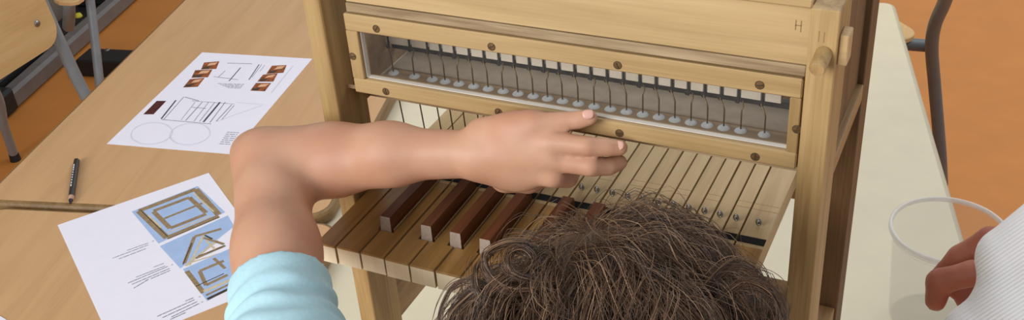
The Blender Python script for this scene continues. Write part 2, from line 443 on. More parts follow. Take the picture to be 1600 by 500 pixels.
# ================================================================== ORGAN
ORG = thing('table_organ', (185, 160, TC), 'small oak table organ with wooden keys and a glazed wind chest', 'organ')
def bx(name, mat, x0, x1, y0, y1, z0, z1, c=.8, parent=None, label=None):
    return MB().box(x0, x1, y0, y1, z0, z1, c).build(name, M[mat] if isinstance(mat, str) else mat, parent or ORG, label=label)
XL0, XL1, XR0, XR1 = -18.3, -1.5, 370.2, 388.3
for x0, x1 in ((XL0, XL1), (XR0, XR1)):
    bx('front_post', 'post', x0, x1, 62.4, 105, TC, 229)
    yr = 262 if x0 < 0 else 218
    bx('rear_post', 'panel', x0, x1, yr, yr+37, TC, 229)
    bx('side_stretcher', 'side_y', x0+2, x1-2, 105, yr, -167, -129)
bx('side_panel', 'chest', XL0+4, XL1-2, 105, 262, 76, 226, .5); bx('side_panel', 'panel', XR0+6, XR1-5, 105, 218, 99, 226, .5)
bx('chest_rail', 'side_y', XR0+2, XR1, 105, 218, 84, 98.5, .8)
bx('front_board', 'board', 14.5, 370, 74, 86, 183.4, 225.6, .6)
bx('ledge_rail', 'ledge', 14, 368.5, 73.2, 88, 175, 182.8, .7)
bx('top_rail', 'frame_x', 14.5, 370.1, 68, 92, 226, 232, 1.0)
bx('top_panel', 'side_y', 0, 369, 92, 138, 222, 229, .5)  # unseen top cut short in shape so light falls into the chest
bx('back_wall', 'chest', -5, 372, 196, 204, 60, 113, .3)  # kept low, open above, shaped to let light in from behind
# window frame
fr = bx('window_frame', 'frame_x', 10.7, 367.4, 72.4, 84, 158.8, 173.5, 1.0)
bx('frame_rail', 'frame_x', 10.7, 367.4, 72.4, 84, 103.4, 116.5, 1.0, fr)
bx('frame_stile', 'frame_z', 10.7, 21.6, 72.5, 84, 116.5, 158.8, .6, fr); bx('frame_stile', 'frame_z', 359.8, 367.4, 72.5, 84, 116.5, 158.8, .6, fr)
for px, py in [(588,45),(768,73),(965,102),(1187,133),(603,143),(779,175),(968,208),(1180,245),(551,88),(1245,202)]:
    p = at(px, py, y=72.4); m = MB(); seg = 14; a0 = random.random()*3
    for (r0, r1, y0, y1, mi) in ((3.3, 2.7, -.15, -.1, 1), (2.7, 0.01, -.1, -.45, 0)):
        vs = [p+np.array([r*math.cos(2*math.pi*k/seg), y, r*math.sin(2*math.pi*k/seg)]) for r, y in ((r0, y0), (r1, y1)) for k in range(seg)]
        m.add(vs, [(k, (k+1) % seg, seg+(k+1) % seg, seg+k) for k in range(seg)], mi, mi == 0)
    u = np.array([math.cos(a0), 0, math.sin(a0)]); v = np.array([-math.sin(a0), 0, math.cos(a0)])
    m.frame_box(p-u*2.3-v*.35+np.array([0, -.6, 0]), u*4.6, np.array([0, .4, 0]), v*.7, 0, 1)
    m.build('screw', [M['dark_metal'], M['ph_dark']], fr)
bx('pane', 'pane', 22.2, 359.2, 78, 80, 117.2, 158.2, 0)
bx('pane_edge', 'pane_edge', 22, 359.4, 76.4, 80.5, 116.6, 117.4, .2); bx('pane_edge', 'pane_edge', 21.7, 22.7, 76, 80.5, 117, 158, .1)
# chest inside
MB().add([(x, y, z) for x in (-4, 372) for y, z in ((80, 105), (110, 85), (110, 81.5), (80, 101.5))], [(0,1,2,3), (7,6,5,4), (0,4,5,1), (1,5,6,2), (2,6,7,3), (3,7,4,0)]).build('chest_sloping_board', M['chest'], ORG)
bx('chest_floor', 'chest', -5, 374, 110, 196, 78, 85, 0)
bx('leather_sheet', 'leather', -4.5, 373, 149, 186, 85, 86, .2); bx('chest_strip', 'side_y', -4.5, 373, 186.2, 192, 85, 87, .3)
bx('hook_rail', 'dark', -4, 372, 156, 162, 101, 106.5, .5)
bx('corner_bead', 'white_block', -4.6, -2.6, 110, 190, 85, 87, .3)

# keyboard layout: C D Eb E F F# G G# A Bb B | full octave | c
w1, wn = 19.44, 23.0
NB = [0, w1]+[w1+wn*i for i in range(1, 15)]
TB = [0, 20.2, 41, 54, 65.4, 79.4, 92.6, 105.9, 119.2, 132.5, 145.7, 157.4, 171.2, 185, 199, 212.7, 226.4, 240, 253, 266, 279, 292, 305, 318.4, 341.4]
SHARP = {2, 5, 7, 9, 12, 14, 17, 19, 21}
PINY = 141.0; G = .85; YC = 33.0; YE = 262.0
centers = [(TB[i]+TB[i+1])/2 for i in range(24)]
nat = 0
for i in range(24):
    a, b = TB[i]+G*.9, TB[i+1]-G*.9
    dz = random.uniform(-.35, .35); dy = random.uniform(-.5, .5)
    if i in SHARP:
        m = MB().box(a, b, YC+4, YE, -18+dz, dz, .3)
        K = m.build('sharp_key', [M['lever'], M['ink']], ORG)
        x0, x1 = a+.4, b-.4; h = 13.0
        vs = [(x0, YC, -6+dz), (x1, YC, -6+dz), (x1-.9, YC+1.6, h+dz), (x0+.9, YC+1.6, h+dz), (x0, 114, -6+dz), (x1, 114, -6+dz), (x1-.9, 113, h-1+dz), (x0+.9, 113, h-1+dz)]
        cm = MB().add(vs, [(4,7,6,5), (3,2,6,7), (0,3,7,4), (1,5,6,2), (0,4,5,1)], 0).add(vs, [(0,1,2,3)], 1)
        cm.build('sharp_cap', [M['walnut'], M['walnut_end']], K, label='dark walnut sharp block with pale end')
    else:
        f0, f1 = NB[nat]+G, NB[nat+1]-G; nat += 1
        lo, hi = max(f0, a), min(f1, b)
        if i-1 not in SHARP: lo = f0
        if i+1 not in SHARP: hi = f1
        poly = [(f0, dy), (f1, dy)]
        poly += [(f1, YE)] if hi >= f1-.01 else [(f1, YC-.6), (hi, YC-.6), (hi, YE)]
        poly += [(lo, YE)]
        if lo > f0+.01: poly += [(lo, YC-.6), (f0, YC-.6)]
        m = MB().prism(poly, -18+dz, -1.6+dz)
        tail = [(lo, 112), (hi, 112), (hi, YE), (lo, YE)]
        m.prism(tail, -1.6+dz, dz)
        m.box(f0+.05, f1-.05, dy-.3, dy, -17.8+dz, -1.7+dz, 0, 1)
        if i >= 10:
            for yy, ww in ((163, .5), (171, .4)): m.box(lo+.2, hi-.2, yy, yy+ww, dz, dz+.04, 0, 2)
        K = m.build('natural_key', [M['lever'], M['keyfront'], M['pencil']], ORG)
        cp = [(x, min(y, 112) if y > YC else y-(.4 if abs(y-dy) < .1 else 0)) for x, y in poly]
        MB().prism(cp, -1.6+dz, dz, 0, .35).build('key_cover', M['cover'], K, label='golden varnished key cover')
    MB().box(a+.1, b-.1, 116, 124.5, dz, dz+.7, .2).build('felt_pad', M['felt'], K)
    x = centers[i]
    p = MB().tube([(x, PINY+1.5, dz-1), (x, PINY+1.5, dz+4.2)], .8, 7)
    p.tube([(x+1.9*math.cos(t), PINY, dz+4.2+2.7*math.sin(t)) for t in np.linspace(0, 2*math.pi, 15)], .75, 6)
    p.build('key_eyelet', M['steel'], K)
for i in range(24):
    xb = centers[i]; xt = xb-6.0*max(0, 1-i/11.0)
    kink = [(xt, PINY, 101), (xt-1.5, PINY+1, 104.5), (xt-5, PINY+4.5, 108.5)] if i % 3 != 1 else [(xt, PINY, 103), (xt+.6, PINY+2, 106), (xt-.5, PINY+4.5, 109)]
    MB().tube(([(xb, PINY, 3), (xt+(xb-xt)*.1, PINY, 78)] if i < 11 else [(xt, PINY, 79)])+[(xt, PINY, 90)]+kink, .62, 6).build('pull_wire', M['brass'], ORG)
    MB().lathe([(0.01, 1.9), (2.4, 1.7), (4.2, 1.0), (4.9, 0)], (xt, PINY, 85), 18).build('leather_seal', M['seal'], ORG, label='pale blue leather seal')
    MB().tube([(xt-5+1.6*math.cos(t), PINY+4.8, 108+1.6*math.sin(t)) for t in np.linspace(0, 5.6, 10)], .55, 5).tube([(xt-4.2, PINY+5, 106), (xt-4.2, PINY+5, 128)], .9, 6).build('valve_hook', M['dark'], ORG)
xs = [centers[i]-6.0*max(0, 1-i/11.0)-4 for i in range(24)]+[341]
pb = -8.5
for x in xs:
    if x-pb > 3: bx('valve_block', 'white_block', pb+1.5, x-1.5, 146.5, 153, 110.5, 150, .4)
    pb = x
# rails under the keys
bx('balance_rail', 'side_y', XL1+.3, XR0-.3, 40, 104, -40, -18.5, .8)
bx('rear_key_rail', 'side_y', XL1+.3, 342, 236, 256, -34, -18.5, .8)
# handle peg, side tenon, pencil joint marks
a_, b_ = np.array([380.5, 62.6, 199.5]), np.array([380.0, 45, 196.5])
pg = MB().tube([a_, a_+(b_-a_)*.93, b_], [5.3, 5.2, 4.6], 18).build('peg', M['post'], ORG, label='round wooden peg')
bx('tenon', 'board', XR1, XR1+6, 67, 82, 190, 211, .7)
m = MB()
for (x, z0_, z1_) in ((359.2, 207.5, 214.5), (362.6, 206.5, 214.5)): m.box(x, x+.7, 73.9, 74, z0_, z1_)
m.box(359.2, 363, 73.9, 74, 210.6, 211.2); m.build('joint_mark', M['pencil'], ORG, label='pencilled joiner\'s mark')
m = MB()
for (x, z0_, z1_) in ((376.2, 207, 214.5), (379.4, 207, 214)): m.box(x, x+.7, 62.3, 62.4, z0_, z1_)
m.build('joint_mark', M['pencil'], ORG, label='pencilled joiner\'s mark')

# ================================================================== SHEETS OF PAPER AND PENCIL
class Sheet:
    """a sheet lying flat; prints are thin inked patches on its face, drawn in the sheet's own 0..1 frame"""
    def __init__(s, o, eu, ev, z): s.o, s.u, s.v, s.z = np.array(o[:2]), np.array(eu[:2]), np.array(ev[:2]), z; s.mb = MB(); s.k = 0
    def p(s, u, v, dz=0): q = s.o+s.u*u+s.v*v; return (q[0], q[1], s.z+dz)
    def patch(s, pts, mi):
        s.k += 1; dz = .42+.004*s.k; vs = [s.p(u, v, dz) for u, v in pts]
        P = np.array([x[:2] for x in vs]); ar = sum(P[i][0]*P[(i+1) % len(P)][1]-P[(i+1) % len(P)][0]*P[i][1] for i in range(len(P)))
        s.mb.add(vs if ar > 0 else vs[::-1], [list(range(len(vs)))], mi)
    def line(s, a, b, w, mi):
        """w in mm"""
        A = s.o+s.u*a[0]+s.v*a[1]; B = s.o+s.u*b[0]+s.v*b[1]; d = B-A; n = np.array([-d[1], d[0]])/max(1e-6, np.linalg.norm(d))*w/2
        inv = np.linalg.inv(np.stack([s.u, s.v], 1)); s.patch([inv @ (q-s.o) for q in (A+n, B+n, B-n, A-n)], mi)
    def text(s, u0, v0, u1, v1, w, mi, fill=.86):
        """a row of small word dashes from (u0,v0) to (u1,v1)"""
        a = np.array([u0, v0]); b = np.array([u1, v1]); L = np.linalg.norm(s.u*(b-a)[0]+s.v*(b-a)[1]); x = 0
        while x < L-1:
            wl = random.uniform(3, 9); s.line(a+(b-a)*x/L, a+(b-a)*min(L, x+wl)/L, w, mi); x += wl/fill
    def build(s, name, mats, label, cat, curl=None):
        N = 12; vs = []; fs = []
        def lift(u, v): return curl(u, v) if curl else 0
        for k in (0, 1):
            for i in range(N+1):
                for j in range(N+1): vs.append(s.p(i/N, j/N, .35 if k else .05))
        n = (N+1)**2
        cr = s.u[0]*s.v[1]-s.u[1]*s.v[0]
        for i in range(N):
            for j in range(N):
                q = [i*(N+1)+j, (i+1)*(N+1)+j, (i+1)*(N+1)+j+1, i*(N+1)+j+1]
                fs.append([x+n for x in (q if cr > 0 else q[::-1])]); fs.append(q[::-1] if cr > 0 else q)
        bd = [i*(N+1) for i in range(N+1)]+[N*(N+1)+j for j in range(1, N+1)]+[i*(N+1)+N for i in range(N-1, -1, -1)]+[j for j in range(N-1, 0, -1)]
        for i in range(len(bd)): a, b = bd[i], bd[(i+1) % len(bd)]; fs.append([a, b, b+n, a+n] if cr > 0 else [b, a, a+n, b+n])
        s.mb.add(vs, fs, 0); c = s.p(.5, .5)
        o = s.mb.build(name, mats, local=c); return tag(o, label, cat, 'printed sheets')
PM = [M[k] for k in ('paper', 'ink', 'ink_dark', 'ink_pale', 'ph_sky', 'ph_wood', 'ph_pale', 'ph_dark', 'ph_rust', 'ph_maroon', 'ph_peach')]
INK, INKD, INKP, SKY, PWOOD, PPALE, PDARK, RUST, MAROON, PEACH = range(1, 11)
# sheet of drawings: u along the top edge, v towards the viewer
o = at(316, 82, z=TW); eu = at(488, 92, z=TW)-o; ev = at(167, 225, z=TW)-o; s1 = Sheet(o, eu, ev, TW)
I1 = np.linalg.inv(np.stack([s1.u, s1.v], 1))
def q1(px, py): return I1 @ (at(px, py, z=TW)[:2]-s1.o)
for P4, cm in [([(319,98),(343,96),(338,108),(314,109)], RUST), ([(305,110),(332,109),(325,121),(299,122)], RUST), ([(297,124),(320,122),(309,136),(286,137)], RUST),
               ([(425,103),(448,102),(443,114),(416,116)], RUST), ([(411,117),(434,115),(427,128),(402,128)], RUST), ([(400,130),(424,130),(414,143),(391,142)], RUST)]:
    s1.patch([q1(*p) for p in P4], cm)
    c = np.mean([q1(*p) for p in P4], 0); e = q1(*P4[1])-q1(*P4[0]); f = q1(*P4[3])-q1(*P4[0])
    s1.patch([c-e*.1-f*.35, c+e*.4-f*.4, c+e*.3-f*.05, c-e*.2-f*.0], PEACH); s1.patch([c-e*.45+f*.15, c+e*.05+f*.1, c+e*.0+f*.45, c-e*.4+f*.42], PDARK)
s1.patch([q1(*p) for p in [(245,158),(260,158),(240,179),(224,179)]], MAROON)
L1 = [((355,99),(394,100),1.6,INK), ((376,106),(358,127),1.8,INKD), ((334,120),(372,125),1.2,INK), ((352,111),(341,121),1.2,INK), ((405,101),(389,125),1.6,INKD), ((409,101),(394,121),1.0,INK), ((414,102),(406,112),.8,INK),
      ((275,157),(252,186),2.6,INKD), ((289,152),(311,158),1.4,INK), ((287,152),(255,188),1.2,INK), ((252,187),(330,194),1.2,INK), ((316,160),(290,189),1.4,INK), ((326,160),(303,190),1.0,INK),
      ((344,160),(318,191),3.2,INKD), ((352,160),(328,192),1.4,INK), ((336,160),(312,190),1.2,INK), ((362,164),(338,190),1.4,INK), ((366,165),(346,188),1.0,INK), ((410,165),(372,178),1.0,INKP), ((372,178),(340,190),1.0,INKP), ((300,158),(366,163),.8,INK), ((368,160),(412,164),.7,INKP),
      ((458,103),(424,145),1.6,INKP), ((300,168),(322,170),1.0,INK), ((305,160),(283,188),.8,INK)]
for a, b, w, c in L1: s1.line(q1(*a), q1(*b), w, c)
for k in range(5): s1.text(*q1(340+4*k, 131+1.6*k), *q1(382-1.5*k, 132+1.6*k), 1.0, INK, .8)
for k in range(7): s1.text(*q1(343+2*k, 225-3*k), *q1(360+2.2*k, 226-3*k), 1.2, INK, .8)
for cx, cy, rx, ry in ((237, 209, 32, 17), (297, 210, 31, 17)):
    pr = None
    for k in range(33):
        t = 2*math.pi*k/32; pt = q1(cx+rx*math.cos(t)+ry*.25*math.sin(t), cy-ry*math.sin(t))
        if pr is not None: s1.line(pr, pt, .8, INKP)
        pr = pt
s1.build('paper_sheet', PM, 'white sheet of line drawings and small brown photos lying behind the child\'s elbow', 'paper')
# sheet with sky photos
o = at(90, 352, z=TW); eu = at(330, 269, z=TW)-o; eu = eu/np.linalg.norm(eu)*210; ev = np.array([eu[1], -eu[0], 0])/210*297; s2 = Sheet(o, eu, ev, TW)
I2 = np.linalg.inv(np.stack([s2.u, s2.v], 1))
def q2(px, py): return I2 @ (at(px, py, z=TW)[:2]-s2.o)
def poly2(pts, mi): s2.patch([q2(*p) for p in pts], mi)
def bar2(a, b, w, mi): s2.line(q2(*a), q2(*b), w, mi)
poly2([(206,331),(309,291),(352,332),(248,381)], SKY)
for a, b in (((217,330),(306,296)), ((306,296),(342,336)), ((342,338),(261,372)), ((217,330),(261,372))): bar2(a, b, 8.5, PWOOD)
for a, b in (((240,330),(296,309)), ((296,309),(322,333)), ((322,335),(266,357)), ((240,331),(266,357))): bar2(a, b, 6.5, PWOOD)
bar2((254,343),(316,318), 4.5, PWOOD)
for a, b in (((232,337),(252,356)), ((302,302),(334,331)), ((262,364),(330,338))): bar2(a, b, 2.2, PPALE)
bar2((220,329),(262,370), 1.2, PDARK); bar2((262,374),(342,340), 1.2, PDARK)
poly2([(250,385),(356,337),(366,354),(282,420)], SKY)
for a, b, w, c in [((288,412),(304,370),5,PWOOD), ((304,370),(346,358),5,PWOOD), ((296,415),(318,368),3,PPALE), ((290,416),(340,376),4,PPALE), ((318,372),(350,382),4,PWOOD), ((306,404),(352,384),4.5,PWOOD), ((322,376),(336,390),3,PPALE),
                   ((300,410),(352,394),2.5,PPALE), ((286,414),(300,380),1.4,PDARK), ((320,368),(332,374),2.5,PDARK), ((310,400),(350,386),1.2,PDARK)]: bar2(a, b, w, c)
poly2([(286,421),(366,386),(400,430),(324,471)], SKY)
for a, b, w, c in [((292,424),(318,458),6,PWOOD), ((312,424),(350,408),5,PWOOD), ((312,424),(322,446),5,PWOOD), ((322,446),(356,430),5,PWOOD), ((318,456),(360,438),5,PPALE), ((322,462),(364,442),3.5,PWOOD), ((324,468),(366,448),4.5,PDARK), ((334,404),(352,420),4,PWOOD), ((306,448),(350,428),1.6,PDARK)]: bar2(a, b, w, c)
for (x0, y0, x1, y1, n) in ((231,381,204,392,2), (256,412,216,431,3), (303,465,262,484,2)): pass
rows = [((232,380),(198,392)), ((232,383),(176,404)), ((228,389),(186,405)),
        ((256,412),(240,418)), ((258,416),(212,434)), ((262,417),(200,443)), ((265,420),(206,445)), ((266,423),(236,436)), ((232,437),(209,451)),
        ((302,466),(290,471)), ((304,469),(246,495)), ((308,472),(254,497)), ((311,475),(268,496)), ((290,489),(266,500)), ((240,377),(238,378)), ((270,414),(268,415)), ((313,464),(311,465)), ((317,472),(315,473))]
for a, b in rows: s2.text(*q2(*a), *q2(*b), 1.1, INK, .9)
s2.build('paper_sheet', PM, 'white sheet with blue-sky photos of timber frames lying beside the child\'s upper arm', 'paper')
# corner of a third sheet at the lower left
c3 = at(13, 502, z=TW); d3 = at(0, 494, z=TW)-c3; d3 = d3/np.linalg.norm(d3)*200; e3 = np.array([-d3[1], d3[0], 0])/200*140
pol = [(c3+d3*(x/200)+e3*(y/140))[:2] for x, y in rpoly(200, 140, 5, 5)]
tag(MB().prism(pol, TW+.05, TW+.7).build('paper_card', M['paper'], local=(*pol[0], TW)), 'corner of a white card at the lower left edge of the photo', 'paper')
# pencil
pa, pb_ = at(120, 250, z=TW+4.2), at(110, 318, z=TW+4.2); dv = (pb_-pa)/np.linalg.norm(pb_-pa); LN = np.linalg.norm(pb_-pa)
PEN = thing('pencil', (pa+pb_)/2-np.array([0, 0, 4.2]), 'thick black pencil lying at the seam of the two beech tables', 'pencil')
MB().tube([pa, pa+dv*2, pa+dv*(LN-17)], [3.2, 4.6, 4.6], 6).build('barrel', M['pencil_black'], PEN)
MB().tube([pa+dv*(LN-17), pa+dv*(LN-9)], [4.3, 3.0], 12).build('sharpened_wood', M['pencil_wood'], PEN)
MB().tube([pa+dv*(LN-9), pa+dv*(LN-1), pa+dv*LN], [3.0, 1.4, .5], 10).build('lead_tip', M['black'], PEN)
side = np.cross(dv, [0, 0, 1]); m = MB()
for k in range(9): m.frame_box(pa+dv*(18+k*7)-side*-.6+np.array([0, 0, 3.95]), dv*random.uniform(3, 5.5), side*1.6, np.array([0, 0, .12]))
m.build('lettering', M['ink_pale'], PEN)

# ================================================================== PLASTIC TUB
TUB = thing('plastic_tub', (464, 455, TC), 'clear plastic tub with a round rolled rim standing on the cream table', 'tub')
c = (464, 455, TC); H = 126; ts = 1.045
MB().lathe([(r*ts, z) for r, z in [(0.01, 1.2), (42, 1.0), (44.5, 2.5), (46, 8), (53.5, H-14), (55, H-13), (55.2, H-2), (54.3, H-2), (54.2, H-12.5), (52.7, H-13), (45.2, 8.5), (43.8, 3.6), (0.01, 2.6)]], c, 64).build('tub_wall', clear('tub_plastic', (232,232,226), .05, .25), TUB)
MB().lathe([(r*ts, z) for r, z in [(54.2, H-3), (54.8, H-.6), (56.2, H), (58.0, H-1.2), (58.2, H-5), (57.2, H-7.5), (55.6, H-6), (54.2, H-5)]], c, 64).build('tub_rim', clear('tub_rim_plastic', (246,244,240), .62, .25), TUB)

# ================================================================== CHAIRS, DUCT
def xyz(p, h): return np.array([p[0], p[1], FLOOR+h])
def chair(name, org, ang, label, tubemat, seat_h=455, back=(655, 850), lean=.16, group=None):
    """school chair, local +x is the way the sitter faces"""
    ca, sa = math.cos(ang), math.sin(ang)
    def T(x, y, h): return np.array([org[0]+ca*x-sa*y, org[1]+sa*x+ca*y, FLOOR+h])
    t = thing(name, T(0, 0, 0), label, 'chair', group)
    poly = rpoly(390, 400, 60, 6)
    MB().prism([T(x-195, y-200, 0)[:2] for x, y in poly], FLOOR+seat_h, FLOOR+seat_h+11, 0, 2).build('seat', M['ply'], t)
    bh = back[1]-back[0]; m = MB(); ring = rpoly(400, bh, 42, 6); fr_, bk = [], []
    for y, z in ring:
        x = -215-(back[0]+z-seat_h)*lean
        fr_.append(T(x+5, y-200, back[0]+z)); bk.append(T(x-5, y-200, back[0]+z))
    n = len(ring); m.add(fr_+bk, [list(range(n)), [2*n-1-i for i in range(n)]]+[(i, n+i, n+(i+1) % n, (i+1) % n) for i in range(n)])
    B = m.build('backrest', M['ply'], t)
    for y in (-158, 158):
        for z in (bh*.28,):
            x = -209-(back[0]+z-seat_h)*lean; p = T(x, y, back[0]+z); q = T(x+3, y, back[0]+z)
            MB().tube([p, p+(q-p)*.6, q], [7, 6, 2.5], 12).build('rivet', M['steel'], B)
    for y in (-205, 205):
        pts = bez([T(-228-(back[1]-30-seat_h)*lean, y, back[1]-30), T(-226-100*lean, y, seat_h+100), T(-205, y, seat_h-10), T(-190, y, seat_h-60), T(-225, y, 30)], 8)
        MB().tube(pts, 12.5, 12).build('back_tube', M[tubemat], t)
        g = T(-225, y, 30); MB().tube([g+np.array([0, 0, 3]), g-np.array([0, 0, 30])], [14, 16], 12).build('foot_cap', M['rubber'], t)
        MB().tube(bez([T(-200, y, seat_h-14), T(120, y, seat_h-14), T(168, y, seat_h-40), T(185, y, 30)], 8), 12.5, 12).build('front_leg', M[tubemat], t)
        g = T(185, y, 30); MB().tube([g+np.array([0, 0, 3]), g-np.array([0, 0, 30])], [14, 16], 12).build('foot_cap', M['rubber'], t)
    MB().tube([T(60, -205, seat_h-14), T(60, 205, seat_h-14)], 10, 10).build('cross_tube', M[tubemat], t)
    return t
# chair whose backrest fills the top left corner
bc = at(88, 62, z=FLOOR+660)
a1 = math.radians(4); e_ = np.array([-math.sin(a1), math.cos(a1)])
xb = -215-(655-455)*.16
org1 = np.array(bc[:2])-e_*188-np.array([math.cos(a1), math.sin(a1)])*xb
chair('school_chair', org1, a1, 'beech plywood chair with grey tube frame at the left table, rivet on its backrest', 'grey_tube', group='school chairs')
# second chair further back, only a seat edge and a leg in view
o2 = at(88, -42, z=FLOOR+455)
CH2 = thing('school_chair', (o2[0], o2[1], FLOOR), 'chair at the top left behind the plywood backrest, only its seat edge and leg showing', 'chair', 'school chairs')
m = MB(); MB().prism([at(x, y, z=FLOOR+455)[:2] for x, y in ((84,-60),(84,0),(92,4.5),(110,5.5),(122,3.5),(130,-2),(146,-50),(120,-80))], FLOOR+448, FLOOR+459, 0, 2).build('seat', M['ply'], CH2)
la = [at(137, -30, z=FLOOR+447), at(148, 60, z=FLOOR+300), at(156, 135, z=FLOOR+170), at(161, 190, z=FLOOR+60)]
MB().tube(bez(la, 8), 13, 12).build('leg', M['grey_tube'], CH2)
lb = [at(102, -20, z=FLOOR+447), at(108, 10, z=FLOOR+390), at(107, 42, z=FLOOR+300)]
MB().tube(bez(lb, 6), 17, 12).build('leg', M['grey_tube'], CH2)
fb = at(161, 190, z=FLOOR+60); MB().tube([fb, np.array([fb[0], fb[1], FLOOR])], 15, 12).build('foot_cap', M['rubber'], CH2)
# leg of a further chair at the left margin
CH3 = thing('school_chair', (*at(22, 250, z=FLOOR)[:2], FLOOR), 'curved grey chair leg with black foot at the left edge of the photo', 'chair', 'school chairs')
lg = [at(-40, 90, z=FLOOR+430), at(-4, 150, z=FLOOR+270), at(6, 195, z=FLOOR+150), at(21, 240, z=FLOOR+22)]
MB().tube(bez(lg, 8), 12.5, 12).build('leg', M['grey_tube'], CH3)
ft = at(21, 240, z=FLOOR+22); MB().tube([ft, np.array([ft[0], ft[1], FLOOR])], [13.5, 15], 12).build('foot_cap', M['rubber'], CH3)
sp = lg[0]; MB().prism([(sp[0]+x-330, sp[1]+y-250) for x, y in rpoly(380, 380, 60)], FLOOR+436, FLOOR+447, 0, 2).build('seat', M['ply'], CH3)
# slate chair on the right
CHR = thing('school_chair', (*at(1452, 150, z=FLOOR)[:2], FLOOR), 'slate-grey tube chair on the orange floor beyond the cream table', 'chair', 'school chairs')
up = [at(1489, -45, z=FLOOR+715), at(1477, 0, z=FLOOR+612), at(1461, 38, z=FLOOR+530), at(1456, 75, z=FLOOR+455), at(1460, 130, z=FLOOR+345), at(1469, 235, z=FLOOR+150), at(1472, 285, z=FLOOR+25)]
MB().tube(bez(up, 8), 14, 14).build('side_tube', M['slate_tube'], CHR)
p0 = at(1455, 72, z=FLOOR+440); p1 = p0+np.array([-330, -40, 0]); MB().tube([p0, p1], 14, 12).build('seat_tube', M['slate_tube'], CHR)
up2 = [p+np.array([-380, 60, 0]) for p in up]; MB().tube(bez(up2, 8), 12.5, 14).build('side_tube', M['slate_tube'], CHR)
sc = at(1441, 58, z=FLOOR+457); r45 = math.sqrt(.5); MB().prism([(sc[0]+r45*(-x-y), sc[1]+r45*(x-y)) for x, y in rpoly(380, 380, 40)], FLOOR+452, FLOOR+463, 0, 2).build('seat', M['ply'], CHR)
f_ = up[-1]; MB().tube([f_, np.array([f_[0], f_[1], FLOOR])], [14, 15], 12).build('foot_cap', M['rubber'], CHR)
f_ = up2[-1]; MB().tube([f_, np.array([f_[0], f_[1], FLOOR])], [14, 15], 12).build('foot_cap', M['rubber'], CHR)
uu = up[0]; u2 = up2[0]; MB().frame_box(u2-np.array([0, 8, 10]), uu-u2, np.array([0, 12, 0]), np.array([0, -30, 150.]), 3).build('backrest', M['ply'], CHR)
# low duct along the left wall
DU = thing('floor_duct', tp(-1870, 2000, FLOOR), 'low grey and black duct along the floor behind the left chairs', 'duct')
MB().frame_box(tp(-1850, 1905, FLOOR+0), TN*52, TD*2400, np.array([0, 0, 62.]), 10).build('duct_channel', M['duct'], DU)
MB().frame_box(tp(-1962, 1850, FLOOR+0), TN*108, TD*2400, np.array([0, 0, 40.]), 4).build('duct_base', M['black'], DU)
for d0, d1 in ((1880, 2260), (2600, 2780), (3000, 3400)):
    cv = MB().frame_box(tp(-1956, d0, FLOOR+40), TN*60, TD*(d1-d0), np.array([0, 0, 60.]), 8).build('duct_cover', M['black'], DU)
    MB().frame_box(tp(-1890, d0+20, FLOOR+40), TN*32, TD*(d1-d0-60), np.array([0, 0, 38.]), 5).build('rail', M['black'], cv)
MB().frame_box(tp(-1905, 1855, FLOOR), TN*110, TD*90, np.array([0, 0, 78.]), 10).build('end_cap', M['black'], DU)
yk = at(123, 26, z=FLOOR+80); MB().lathe([(.01, 14), (9, 12), (13, 4), (13, 0)], yk, 16).build('knob', M['yellow'], DU)
p0, p1 = at(128, 84, z=FLOOR+60), at(215, 88, z=FLOOR+60); dd = (p1-p0); nn = np.cross(dd/np.linalg.norm(dd), [0, 0, 1])
BAR = MB().frame_box(p0+np.array([0, 0, -60])-nn*45, dd*1.6, nn*90, np.array([0, 0, 60.]), 5).build('foot_bar', M['black'], local=(p0[0], p0[1], FLOOR))
tag(BAR, 'flat black foot bar on the floor beyond the left table edge', 'foot bar')
MB().lathe([(.01, 3), (6, 2.4), (9, 0)], at(167, 78, z=FLOOR+60), 14).build('bolt', M['steel'], BAR)
